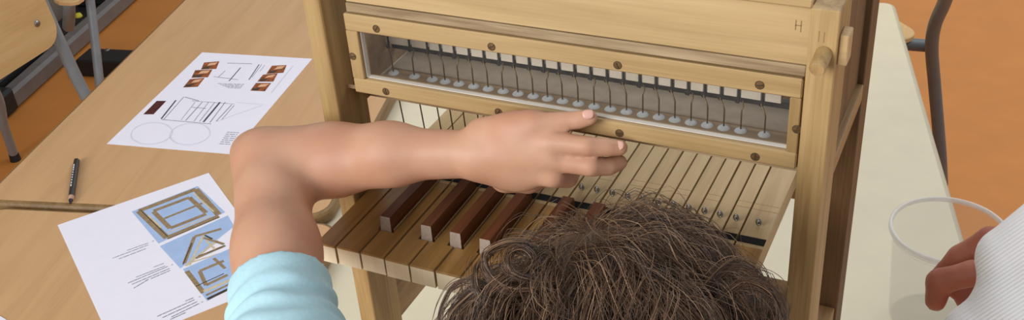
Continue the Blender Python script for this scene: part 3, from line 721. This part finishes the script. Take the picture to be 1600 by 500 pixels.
#PEOPLE_BEGIN
# ================================================================== CHILD
def nrm(v): v = np.array(v, float); return v/np.linalg.norm(v)
CHILD = thing('person', (285, -280, FLOOR), 'child with curly brown hair and light blue T-shirt reaching an arm across the organ keys', 'person')
sh = at(452, 600, z=15); el = at(419, 252, z=62); wr = at(742, 241, y=46)
Hc = at(955, 600, dist=652)
hf = nrm((.05, .75, -.62)); hu = nrm(np.array([-.02, .64, .76])-hf*(np.array([-.02, .64, .76]) @ hf)); hs = np.cross(hf, hu)
HA = [hs, hf, hu]
def hp(a, b, c): return Hc+hs*a+hf*b+hu*c
def finger(F, pts, rs, k=1.4):
    for i in range(len(pts)-1): F.cone(pts[i], rs[i], pts[i+1], rs[i+1], k if i else 3)
def build_head(F, P, ax, s=1.0):
    hs, hf, hu = ax
    def q(a, b, c): return P+(hs*a+hf*b+hu*c)*s
    F.ell(P, np.array([76, 92, 96])*s, ax, 8)
    F.ell(q(0, 34, -48), np.array([54, 52, 52])*s, ax, 22)           # lower face
    F.ell(q(0, 66, -84), np.array([20, 16, 14])*s, ax, 14)           # chin
    for e in (-1, 1):
        F.ell(q(e*31, 83, -12), np.array([15, 10, 10])*s, ax, 7, cut=True)
        F.ell(q(e*31, 73, -12), np.array([12, 12, 12])*s, ax, 2)     # eyeball
        F.cone(q(e*46, 76, 6), 6*s, q(e*16, 88, 8), 6*s, 9)          # brow
        F.ell(q(e*44, 64, -42), np.array([20, 14, 16])*s, ax, 14)    # cheek
        F.ell(q(e*78, -6, -22), np.array([7, 17, 28])*s, ax, 4)      # ear
        F.ell(q(e*86, -1, -20), np.array([5, 9, 15])*s, ax, 3, cut=True)
    F.cone(q(0, 88, -6), 6*s, q(0, 102, -38), 9*s, 9); F.ell(q(0, 92, -42), np.array([15, 9, 8])*s, ax, 7)
    F.cone(q(-16, 84, -62), 5*s, q(16, 84, -62), 5*s, 7); F.cone(q(-13, 82, -70), 5*s, q(13, 82, -70), 5*s, 6)
    F.cone(q(-17, 92, -66), 1.5*s, q(17, 92, -66), 1.5*s, 2)
bf = Field((-125, -430, FLOOR-2), (520, 150, 170), 2.3)
chest = np.array([283., -232, -150]); pel = np.array([280., -300, -400]); nb = hp(0, -36, -124)
sR = np.array([428., -205, -70]); eR = np.array([478., -215, -290]); wR = np.array([452., -120, -455])
# torso
bf.cone(chest+[-62, 6, 20], 72, chest+[62, 6, 20], 72, 40); bf.cone(chest+[0, 0, 0], 88, pel+[0, 10, 60], 84, 40)
bf.cone(pel+[-42, 0, 0], 76, pel+[42, 0, 0], 76, 40)
bf.cone(nb, 40, hp(0, -16, -60), 40, 22); bf.cone(nb+[0, -6, -8], 46, sR, 40, 30); bf.cone(nb+[0, -6, -8], 46, sh, 40, 30)
bf.cone(chest+[-40, 0, 50], 60, sh, 42, 34); bf.cone(chest+[50, 0, 40], 60, sR, 42, 34)
for e in (-1, 1):
    hip = pel+[e*62, 6, -30]; kn = np.array([282+e*72., -270, -690]); an = np.array([284+e*78., -300, FLOOR+62])
    bf.cone(hip, 68, kn, 46, 24); bf.cone(kn, 45, kn*.62+an*.38+[0, -10, 0], 44, 14); bf.cone(kn*.62+an*.38+[0, -10, 0], 44, an, 29, 14)
    bf.cone(an, 27, an+[e*6, 10, -34], 26, 10); bf.cone(an+[e*4, -24, -38], 22, an+[e*12, 118, -44], 16, 12)
build_head(bf, Hc, HA, .9)
# reaching left arm
bf.cone(sh, 38, el*.55+sh*.45, 29.5, 24); bf.cone(el*.55+sh*.45, 29.5, el+[2, -4, -2], 27.5, 20)
f1 = at(520, 250, z=66); f2 = at(610, 241, y=33)
bf.cone(el+[0, 0, 2], 26.5, f1, 28, 9); bf.cone(f1, 27.5, f2, 25, 14); bf.cone(f2, 24, wr, 20.5, 14, squash=((0, .8, .6), .86))
bf.ell(at(398, 240, z=58), (20, 18, 18), None, 18)
bf.cone(at(470, 262, z=62), 21, at(438, 300, z=58), 22, 16)
# the hand: back of the hand up, fingers pointing right, small finger on top
kP = at(838, 194, y=51); kR = at(866, 220, y=46); kM = at(874, 246, y=44); kI = at(864, 272, y=46)
for k_, r0, r1 in ((kP, 15, 8.6), (kR, 17, 9.2), (kM, 18, 9.6), (kI, 17, 10)): bf.cone(wr+(k_-wr)*.08, r0, wr+(k_-wr)*.91, r1, 8)
bf.ell(at(800, 205, y=47), (15, 9, 12), None, 12); bf.ell(at(800, 268, y=49), (24, 13, 16), None, 12)
bf.cone(at(752, 206, y=49), 11, at(834, 191, y=53), 8.8, 8)
finger(bf, [kP, at(880, 190, y=58), at(905, 187, y=62), at(922, 184, y=64.5)], [8.6, 7.2, 6.8, 5.9])
finger(bf, [at(866, 222, y=46), at(916, 228, y=49), at(948, 230, y=57), at(969, 231, y=63)], [8.2, 7.1, 6.7, 6.0])
finger(bf, [at(872, 251, y=45), at(922, 260, y=48), at(950, 260, y=60), at(968, 254, y=70)], [8.4, 7.5, 7.0, 6.2])
finger(bf, [kI, at(886, 276, y=60), at(892, 268, y=76), at(893, 262, y=86)], [10.5, 8.8, 7.8, 6.6])
finger(bf, [at(790, 276, y=56), at(826, 280, y=70), at(852, 272, y=80), at(868, 262, y=86)], [13, 10.5, 9.2, 7.4], 5)
# knuckle folds and wrist crease
for a, b, r in (((834, 182), (836, 205), 1.3), ((828, 181), (829, 203), 1.1)): bf.ell((at(*a, y=38)+at(*b, y=38))/2, (1.5, 4, 7), None, 2.0, cut=True)
bf.ell(at(744, 203, y=29), (2.2, 9, 9), None, 3, cut=True)
# lowered right arm and hand
bf.cone(sR, 40, eR, 30, 24); bf.cone(eR, 29, wR, 20, 14)
kd = nrm(wR-eR); kx = nrm(np.cross(kd, [1, 0, 0])); ky = np.cross(kx, kd)
for i, (o_, l) in enumerate(((-24, 60), (-8, 70), (8, 66), (23, 52))):
    b = wR+kd*62+kx*o_; bf.cone(wR+kd*8+kx*o_*.5, 15, b, 10, 9)
    finger(bf, [b, b+kd*l*.45+ky*6, b+kd*l*.75+ky*18, b+kd*l*.9+ky*28], [9.5, 8.2, 7.4, 6.4])
finger(bf, [wR+kd*18-kx*20, wR+kd*44-kx*40+ky*10, wR+kd*66-kx*42+ky*20], [12, 9.5, 7.5])
V, F = bf.mesh(); BODY = mesh_np('body', V, F, M['skin_child'], CHILD); del bf
# finger nails
def nail(c, n, t, w, l, mat, parent):
    n = nrm(n); t = nrm(np.array(t)-n*(np.array(t) @ n)); s_ = np.cross(n, t); m = MB(); vs = []; N = 7
    for i in range(N):
        for j in range(N):
            u, v = i/(N-1)*2-1, j/(N-1)*2-1; uu, vv = u*math.sqrt(1-v*v*.45), v*math.sqrt(1-u*u*.45)
            vs.append(c+s_*w*uu+t*l*vv+n*(.9-1.6*uu*uu-.5*vv*vv))
    m.add(vs, [(i*N+j, (i+1)*N+j, (i+1)*N+j+1, i*N+j+1) for i in range(N-1) for j in range(N-1)], 0, True)
    o_ = m.build('fingernail', M[mat], parent); sd = o_.modifiers.new('thick', 'SOLIDIFY'); sd.thickness = .0006; return o_
def toward(p): return nrm(CAM-p)
for (px, py, y_, r, px2, py2) in ((919, 182, 64.5, 5.4, 940, 180), (966, 231, 63, 6.0, 990, 232)):
    c = at(px, py, y=y_); n = nrm(toward(c)+np.array([0, 0, .45])); t = at(px2, py2, y=y_+4)-c
    nail(c+n*r, n, t, 3.6, 4.2, 'nail', CHILD)
# T-shirt
M['shirt'] = plain('light_blue_cotton', (180, 218, 230), .9, var=.04, scale=350, bump=.15, spec=.2)
cf = Field((-60, -430, -420), (500, 40, 110), 2.6)
def folds(g, t): return 1.6*np.sin(g[0]*.11+g[2]*.23+2*np.sin(g[1]*.06))+1.0*np.sin(g[1]*.19-g[2]*.12)
hem = at(424, 446, z=34); ax_ = nrm(sh-el)
hem = el+ax_*((hem-el) @ ax_)
def sf(g, t): return 3.0*np.sin((g[0]*ax_[0]+g[1]*ax_[1]+g[2]*ax_[2])*.33+1.3*np.sin(g[0]*.09+g[2]*.05))*np.clip(t*3-.4, 0, 1)+1.2*np.sin(g[0]*.17-g[2]*.1)*t
cf.cone(hem-ax_*6, 36.0, sh, 43, 16, disp=sf)
cf.plane_cut(hem, -ax_)
# stitched hem band
hb = hem+ax_*16
cf.cone(hem+ax_*2.5, 36.6, hem+ax_*5, 37, 2)
cf.plane_cut(hem, -ax_, (-60, -430, -420), (170, 40, 110))
cf.cone(chest+[-62, 6, 20], 80, chest+[62, 6, 20], 80, 40, disp=folds); cf.cone(chest, 97, pel+[0, 10, 40], 96, 40, disp=folds)
cf.cone(chest+[-40, 0, 50], 70, sh, 46, 24); cf.cone(chest+[50, 0, 40], 70, sR, 54, 30)
cf.cone(nb+[0, -10, -26], 48, sh, 44, 20); cf.cone(nb+[0, -10, -26], 48, sR, 50, 24)
cf.cone(sR, 52, sR*.45+eR*.55, 44, 18, disp=folds)
cf.plane_cut(sR*.45+eR*.55, eR-sR, (380, -430, -420), (500, 40, -120)); cf.plane_cut(pel+[0, 0, 5], (0, 0, -1), (100, -430, -420), (470, 40, -330))
V, F = cf.mesh(); SH_ = mesh_np('t_shirt', V, F, M['shirt'], CHILD, 'light blue short-sleeved T-shirt'); del cf
m = MB()
a = nrm(np.cross(ax_, [0, 0, 1])); b = np.cross(ax_, a)
jf = Field((100, -430, FLOOR), (460, -120, -360), 3.4)
jf.cone(pel+[-42, 0, 0], 86, pel+[42, 0, 0], 86, 40); jf.cone(pel+[0, 3, 0], 88, pel+[0, 8, 80], 91, 30)
for e in (-1, 1):
    hip = pel+[e*62, 6, -30]; kn = np.array([282+e*72., -270, -690]); an = np.array([284+e*78., -300, FLOOR+62])
    jf.cone(hip, 75, kn, 56, 24, disp=folds); jf.cone(kn, 56, an, 46, 14, disp=folds)
jf.plane_cut((0, 0, FLOOR+50), (0, 0, -1)); jf.plane_cut(pel+[0, 0, 38], (0, 0, 1))
V, F = jf.mesh(); mesh_np('trousers', V, F, M['jeans'], CHILD); del jf
for e in (-1, 1):
    an = np.array([284+e*78., -300, FLOOR+62]); s_ = Field(an+[-60, -70, -64], an+[60, 160, 30], 3)
    s_.cone(an+[e*4, -24, -36], 30, an+[e*12, 116, -42], 24, 14); s_.cone(an+[0, -4, -20], 34, an, 36, 14)
    s_.plane_cut(an+[0, 0, -61], (0, 0, -1)); s_.plane_cut(an+[0, 0, 10], (0, 0, 1))
    V, F = s_.mesh(); mesh_np('shoe', V, F, M['shoe'], CHILD)
# hair
def hairmat(name, c, c2):
    m, nt, b_ = newmat(name); L = nt.links.new; tc = nt.nodes.new('ShaderNodeTexCoord'); n = nt.nodes.new('ShaderNodeTexNoise'); n.inputs['Scale'].default_value = 45; n.inputs['Detail'].default_value = 3
    L(tc.outputs['Object'], n.inputs['Vector']); r = nt.nodes.new('ShaderNodeValToRGB'); r.color_ramp.elements[0].position = .36; r.color_ramp.elements[1].position = .66
    r.color_ramp.elements[0].color = lin(c); r.color_ramp.elements[1].color = lin(c2); L(n.outputs['Fac'], r.inputs['Fac']); L(r.outputs['Color'], b_.inputs['Base Color'])
    b_.inputs['Roughness'].default_value = .42; b_.inputs['Specular IOR Level'].default_value = .6; return m
HM = [hairmat('dark_brown_hair', (56,38,26), (82,58,40)), hairmat('brown_hair', (82,58,40), (118,86,60)), hairmat('light_brown_hair', (126,96,70), (164,132,102))]
RAD = np.array([70., 84., 87.5]); crown = nrm([-.34, -.30, .90])       # in head axes (side, front, up)
AX = np.stack(HA)                                                      # rows
hv, hfc, hm = [], [], []; hoff = 0
def add_strands(P, rad, mat):
    """P: (S,N,3) centre lines"""
    global hoff
    S_, N_, _ = P.shape; T = np.gradient(P, axis=1); T /= np.linalg.norm(T, axis=2, keepdims=True)+1e-9
    ref = RNG.normal(size=(S_, 1, 3)); A = np.cross(T, ref); A /= np.linalg.norm(A, axis=2, keepdims=True)+1e-9; B = np.cross(T, A)
    taper = rad*np.concatenate([np.full(N_-4, 1.0), [.9, .75, .5, .2]])[None, :, None]
    ring = np.stack([P+(A*math.cos(t)+B*math.sin(t))*taper for t in (0, 2.0944, 4.18879)], 2)   # S,N,3,3
    hv.append(ring.reshape(-1, 3)); base = hoff+np.arange(S_)[:, None, None]*N_*3+np.arange(N_-1)[None, :, None]*3; k = np.arange(3)[None, None, :]; k2 = (k+1) % 3
    q = np.stack([base+k, base+k2, base+3+k2, base+3+k], 3).reshape(-1, 4); hfc.append(q); hm.append(np.repeat(mat, (N_-1)*3)); hoff += S_*N_*3
NP = 22
def lock(root, length, waves, amp, layer, count, spread, phase, swirl, rad=.21, fray=1.0):
    """strands that leave the scalp at root, run away from the crown over the head and curl together"""
    t = np.linspace(0, 1, NP)
    r0 = np.array(root); P = np.zeros((count, NP, 3))
    rs = r0[None]+RNG.normal(size=(count, 3))*spread; rs /= np.linalg.norm(rs, axis=1, keepdims=True)
    away = rs*(rs @ crown)[:, None]-crown[None]; nn = np.linalg.norm(away, axis=1, keepdims=True); away = np.where(nn < .15, RNG.normal(size=away.shape), away)
    away -= rs*(away*rs).sum(1, keepdims=True); away /= np.linalg.norm(away, axis=1, keepdims=True)+1e-9
    sw = np.cross(rs, away); dr = away*math.cos(swirl)+sw*math.sin(swirl); side = np.cross(rs, dr)
    ln = length*RNG.uniform(.75, 1.15, size=(count, 1)); ang = ln/86.0*t[None]
    d = rs[:, None]*np.cos(ang)[..., None]+dr[:, None]*np.sin(ang)[..., None]
    lay = 1+(layer*RNG.uniform(.65, 1.15, size=(count, 1))*np.clip(t[None]*2.6, 0, 1)**.7)[..., None]
    P = d*RAD[None, None]*lay
    ph = phase+RNG.normal(size=(count, 1))*.35*fray; a = amp*np.clip(t*2.2, 0, 1)[None]*RNG.uniform(.7, 1.2, size=(count, 1))
    w = 2*math.pi*waves*t[None]+ph
    P = P+side[:, None]*(a*np.cos(w))[..., None]+d*(a*.8*np.sin(w))[..., None]
    P = P+RNG.normal(size=(count, 1, 3))*1.6*fray*t[None, :, None]
    Wp = Hc+P @ AX
    Wp[..., 2] -= 10*t[None]**2*layer*4
    add_strands(Wp, np.full((count, 1, 1), rad)*RNG.uniform(.75, 1.2, size=(count, 1, 1)), RNG.choice(3, size=count, p=(.34, .44, .22)))
nl = 0
while nl < 620:
    d = RNG.normal(size=3); d /= np.linalg.norm(d)
    if d[1] > .62 or d[2] < -.62 or (d[1] > .25 and d[2] < .1): continue
    nl += 1
    lay = RNG.uniform(.08, .34)*(1.0 if abs(d[0]) < .5 else 1.25)
    lock(d, RNG.uniform(60, 120), RNG.uniform(.6, 1.7), RNG.uniform(4, 12), lay, int(RNG.integers(24, 40)), .042, RNG.uniform(0, 6.28), RNG.uniform(-.2, .9), .2, .45)
for _ in range(160):                            # fly-away single hairs
    d = RNG.normal(size=3); d /= np.linalg.norm(d)
    if d[1] > .6 or d[2] < -.5: continue
    lock(d, RNG.uniform(50, 110), RNG.uniform(.8, 2.2), RNG.uniform(5, 12), RNG.uniform(.3, .5), 2, .03, RNG.uniform(0, 6.28), RNG.uniform(-1.2, 1.2), .11, 2.0)
def free_curl(pts, count, spread, rad=.22):
    """a curl through image-measured points at a given distance from the lens"""
    g = np.array(bez([at(x, y, dist=dd-66) for x, y, dd in pts], 6)); idx = np.linspace(0, len(g)-1, NP); g = np.stack([np.interp(idx, np.arange(len(g)), g[:, k]) for k in range(3)], 1)
    off = RNG.normal(size=(count, 1, 3))*spread; wob = RNG.normal(size=(count, 1, 3))*spread*.8*np.linspace(0, 1, NP)[None, :, None]
    add_strands(g[None]+off+wob, np.full((count, 1, 1), rad), RNG.choice(3, size=count, p=(.5, .4, .1)))
free_curl([(900, 430, 650), (850, 440, 650), (800, 425, 652), (795, 398, 655), (815, 388, 657), (832, 404, 656), (822, 424, 654), (800, 428, 652)], 40, 1.3)
free_curl([(860, 450, 655), (800, 455, 655), (765, 430, 658), (758, 400, 660), (790, 382, 662), (830, 385, 662), (838, 408, 660)], 40, 1.3)
free_curl([(850, 470, 655), (790, 480, 655), (748, 460, 658), (742, 425, 660), (752, 405, 662)], 24, 1.4)
free_curl([(800, 470, 660), (748, 440, 665), (712, 445, 668), (692, 475, 670), (682, 510, 672)], 20, 1.5)
free_curl([(790, 490, 662), (750, 455, 665), (730, 462, 668), (705, 490, 670), (700, 530, 672)], 34, 1.8)
free_curl([(820, 500, 660), (765, 470, 664), (742, 480, 668), (735, 510, 670), (745, 540, 672)], 34, 1.8)
free_curl([(1120, 470, 655), (1165, 440, 660), (1205, 455, 664), (1222, 490, 668), (1216, 530, 670)], 36, 2.0)
free_curl([(1090, 460, 655), (1140, 415, 660), (1180, 425, 664), (1196, 460, 668), (1190, 500, 668)], 36, 2.0)
# dense under-layer covering the scalp
uf = Field(Hc-150, Hc+150, 3.0)
def lump(g, t): return 2.2*np.sin(g[0]*.13+1.5*np.sin(g[2]*.07))*np.sin(g[1]*.11+g[2]*.09)
uf.ell(Hc, RAD*np.array([1.14, 1.06, 1.08]), HA, 4)
uf.ell(hp(0, 83, -42), (72, 56, 70), HA, 10, cut=True)
uf.plane_cut(hp(0, 0, -72), -hu)
V, F = uf.mesh(); del uf
HV = np.concatenate(hv+[V]); HF = np.concatenate(hfc+[F+hoff]); HMI = np.concatenate(hm+[np.zeros(len(F), int)])
hair = mesh_np('hair', HV, HF, HM[0], CHILD, 'tousled curly brown hair'); hair.data.materials.append(HM[1]); hair.data.materials.append(HM[2])
if len(hair.data.polygons) == len(HMI): hair.data.polygons.foreach_set('material_index', HMI.astype(np.int32))
del HV, HF, hv, hfc

# ================================================================== ADULT ON THE RIGHT
def ad(px, py, d): return at(px, py, dist=d)
eA = ad(1900, 420, 1010); wA = ad(1600, 430, 1045)
AD = thing('person', (eA[0]+250, eA[1]+20, FLOOR), 'adult in a white ribbed sweater whose hand reaches beside the plastic tub', 'person')
shA = eA+np.array([150, -20, 300.]); ctr = shA+np.array([190, 30, -60.]); pv = ctr+np.array([20, 10, -420.]); hA = ctr+np.array([-10, 0, 330.])
lo = np.minimum.reduce([wA-[160, 140, 120], pv-[260, 220, 0], [1e9, 1e9, FLOOR]]); hi = np.maximum.reduce([ctr+[330, 220, 0], hA+[120, 130, 150], wA+[0, 140, 60]])
af = Field(lo, hi, 3.6)
finger(af, [ad(1604, 384, 1048), ad(1548, 376, 1058), ad(1500, 402, 1070), ad(1468, 432, 1080)], [15, 12.5, 11, 9], 4)
finger(af, [ad(1600, 425, 1040), ad(1520, 427, 1042), ad(1468, 440, 1050), ad(1462, 470, 1060)], [14, 11.5, 11.5, 10], 4)
finger(af, [ad(1612, 412, 1058), ad(1550, 402, 1075), ad(1505, 425, 1088), ad(1492, 452, 1090)], [15, 12, 11, 9], 4)
finger(af, [ad(1620, 430, 1062), ad(1562, 425, 1085), ad(1520, 445, 1095), ad(1508, 470, 1095)], [15, 12, 10.5, 9], 4)
finger(af, [ad(1628, 450, 1062), ad(1580, 448, 1085), ad(1545, 462, 1092), ad(1535, 482, 1092)], [14, 11, 9.5, 8], 4)
for q_ in ((1608, 400, 1048), (1612, 415, 1056), (1620, 432, 1060), (1625, 446, 1060)): af.cone(ad(*q_), 16, wA+(eA-wA)*.22, 22, 12)
af.cone(wA+(eA-wA)*.15, 26, eA, 42, 18, squash=((0, 0, 1), .85)); af.cone(eA, 43, shA, 56, 24)
af.cone(ctr+[-90, 0, 0], 105, ctr+[90, 0, 0], 105, 60); af.cone(ctr, 130, pv, 125, 60); af.cone(ctr+[-60, 0, 60], 70, shA, 58, 40)
sB = ctr+np.array([200, 10, 60.]); eB = sB+np.array([50, -20, -310.]); wB = eB+np.array([-20, 120, -230.])
af.cone(ctr+[60, 0, 60], 70, sB, 58, 40); af.cone(sB, 56, eB, 43, 24); af.cone(eB, 42, wB, 27, 18)
for o_, l in ((-30, 70), (-10, 84), (10, 80), (28, 62)):
    b = wB+np.array([o_*.25, 30, -78.])+np.array([o_*.9, 0, 0]); af.cone(wB, 20, b, 13, 12); finger(af, [b, b+[0, 14, -l*.5], b+[0, 22, -l*.9]], [11.5, 10, 8])
finger(af, [wB+[-30, 20, -30], wB+[-48, 44, -72], wB+[-46, 56, -96]], [15, 12, 9])
af.cone(ctr+[0, 10, 150], 58, hA+[0, 0, -50], 56, 30)
build_head(af, hA, [np.array([0, 1., 0]), np.array([-1., 0, 0]), np.array([0, 0, 1.])], 1.1)
for e in (-1, 1):
    kn = np.array([pv[0]-15, pv[1]+e*95, (pv[2]+FLOOR)/2+40]); an = np.array([pv[0]+10, pv[1]+e*100, FLOOR+80])
    af.cone(pv+[0, e*80, -20], 95, kn, 62, 30); af.cone(kn, 60, an, 38, 20); af.cone(an, 36, an+[0, 0, -40], 34, 14); af.cone(an+[25, 0, -52], 26, an+[-150, 0, -58], 21, 14)
V, F = af.mesh(); mesh_np('body', V, F, M['skin_adult'], AD); del af
# white ribbed sweater
def ribmat():
    m, nt, b_ = newmat('white_rib_knit'); L = nt.links.new; N = nt.nodes.new
    tc = N('ShaderNodeTexCoord'); wv = N('ShaderNodeTexWave'); wv.wave_type = 'BANDS'; wv.bands_direction = 'X'; wv.inputs['Scale'].default_value = 1; wv.inputs['Distortion'].default_value = .6; wv.inputs['Detail Scale'].default_value = .5
    dt = N('ShaderNodeVectorMath'); dt.operation = 'DOT_PRODUCT'
    im = nrm(ad(1700, 520, 1000)-ad(1600, 400, 1000)); ar = nrm(ad(1700, 350, 1000)-ad(1560, 440, 1000)); acr = nrm(im-ar*(im @ ar))
    dt.inputs[1].default_value = tuple(acr*112); L(tc.outputs['Object'], dt.inputs[0])
    cx = N('ShaderNodeCombineXYZ'); L(dt.outputs['Value'], cx.inputs['X']); L(cx.outputs[0], wv.inputs['Vector'])
    bp = N('ShaderNodeBump'); bp.inputs['Strength'].default_value = .6; bp.inputs['Distance'].default_value = .001; L(wv.outputs['Fac'], bp.inputs['Height']); L(bp.outputs['Normal'], b_.inputs['Normal'])
    b_.inputs['Base Color'].default_value = lin((250, 250, 252)); b_.inputs['Roughness'].default_value = .9; b_.inputs['Specular IOR Level'].default_value = .2
    return m
sfld = Field(np.minimum(ad(1440, 460, 1000)-90, pv-[200, 200, 30]), np.maximum(ctr+[330, 230, 210], ad(1440, 460, 1000)+60), 3.4)
def fd(g, t): return 2.2*np.sin(g[0]*.07+g[1]*.05+1.5*np.sin(g[2]*.06))
sfld.cone(ad(1576, 403, 985), 26, ad(1700, 348, 985), 44, 12); sfld.cone(ad(1606, 425, 1000), 34, eA, 62, 14)
sfld.cone(ad(1592, 472, 985), 34, ad(1800, 430, 985), 62, 10); sfld.cone(ad(1530, 528, 985), 30, ad(1680, 500, 985), 52, 16)
sfld.cone(ad(1690, 415, 985), 46, eA, 64, 16)
sfld.cone(eA, 62, shA, 76, 26, disp=fd)
sfld.cone(ctr+[-90, 0, 0], 116, ctr+[90, 0, 0], 116, 60, disp=fd); sfld.cone(ctr, 144, pv, 146, 60, disp=fd); sfld.cone(ctr+[-60, 0, 60], 82, shA, 74, 40)
sfld.cone(ctr+[60, 0, 60], 82, sB, 74, 40); sfld.cone(sB, 72, eB, 58, 24, disp=fd); sfld.cone(eB, 57, eB*.25+wB*.75, 42, 18, disp=fd)
sfld.cone(ctr+[0, 8, 120], 70, ctr+[0, 8, 175], 66, 26)
V, F = sfld.mesh(); mesh_np('sweater', V, F, ribmat(), AD, 'white ribbed knit sweater'); del sfld
tf = Field((pv[0]-260, pv[1]-240, FLOOR), (pv[0]+220, pv[1]+240, pv[2]+60), 5)
tf.cone(pv+[0, -40, 0], 136, pv+[0, 40, 0], 136, 50); tf.cone(pv, 134, pv+[0, 0, 90], 134, 30)
for e in (-1, 1):
    kn = np.array([pv[0]-15, pv[1]+e*95, (pv[2]+FLOOR)/2+40]); an = np.array([pv[0]+10, pv[1]+e*100, FLOOR+80])
    tf.cone(pv+[0, e*80, -20], 104, kn, 74, 30); tf.cone(kn, 74, an, 62, 20)
tf.plane_cut((0, 0, FLOOR+40), (0, 0, -1)); tf.plane_cut(pv+[0, 0, 52], (0, 0, 1))
V, F = tf.mesh(); mesh_np('trousers', V, F, M['jeans'], AD); del tf
for e in (-1, 1):
    an = np.array([pv[0]+10, pv[1]+e*100, FLOOR+80]); s_ = Field(an+[-200, -60, -82], an+[80, 60, 10], 4)
    s_.cone(an+[25, 0, -48], 36, an+[-150, 0, -54], 28, 20); s_.cone(an+[0, 0, -30], 46, an+[0, 0, -20], 44, 14); s_.plane_cut(an+[0, 0, -79], (0, 0, -1)); s_.plane_cut(an+[0, 0, -10], (0, 0, 1))
    V, F = s_.mesh(); mesh_np('shoe', V, F, M['shoe'], AD)
hfld = Field(hA-140, hA+150, 4); hfld.ell(hA+[14, 0, 12], (112, 96, 112), None, 4); hfld.ell(hA+[-110, 0, -60], (100, 78, 96), None, 14, cut=True); hfld.plane_cut(hA+[0, 0, -70], (0, 0, -1))
V, F = hfld.mesh(); mesh_np('hair', V, F, HM[0], AD); del hfld
#PEOPLE_END
# ================================================================== CAMERA, LIGHT, RENDER SETTINGS
from mathutils import Matrix
cd = bpy.data.cameras.new('camera'); cam = bpy.data.objects.new('camera', cd); C.objects.link(cam)
cd.sensor_fit = 'HORIZONTAL'; cd.sensor_width = 36; cd.lens = FPX/1600*36; cd.clip_start = .01; cd.clip_end = 60
B_ = -FW; cam.matrix_world = Matrix(((RT[0], UP[0], B_[0], CAM[0]*MM), (RT[1], UP[1], B_[1], CAM[1]*MM), (RT[2], UP[2], B_[2], CAM[2]*MM+Z0), (0, 0, 0, 1)))
S = bpy.context.scene; S.camera = cam
def area(name, loc, target, sx, sy, power, col):
    l = bpy.data.lights.new(name, 'AREA'); l.shape = 'RECTANGLE'; l.size = sx; l.size_y = sy; l.energy = power; l.color = col
    ob = bpy.data.objects.new(name, l); C.objects.link(ob); ob.location = loc
    from mathutils import Vector
    ob.rotation_euler = (Vector(target)-Vector(loc)).to_track_quat('-Z', 'Y').to_euler(); return ob
area('window_light', (-1.7, -3.5, 2.6), (0, .3, .9), 3.6, 2.2, 250, (1.0, .98, .95))
area('floor_fill_light', (.9, 2.6, 3.3), (.9, 2.6, 0), 2.6, 2.0, 50, (1.0, .97, .92))  # added lamp, no fitting seen, brightens the floor on the right
wd = bpy.data.worlds.new('room_daylight'); S.world = wd; wd.use_nodes = True
bg = wd.node_tree.nodes['Background']; bg.inputs['Color'].default_value = (.93, .96, 1.0, 1); bg.inputs['Strength'].default_value = .55
S.view_settings.view_transform = 'Standard'; S.view_settings.look = 'None'; S.view_settings.gamma = 1.0; S.view_settings.use_curve_mapping = False
S.view_settings.exposure = 0.0
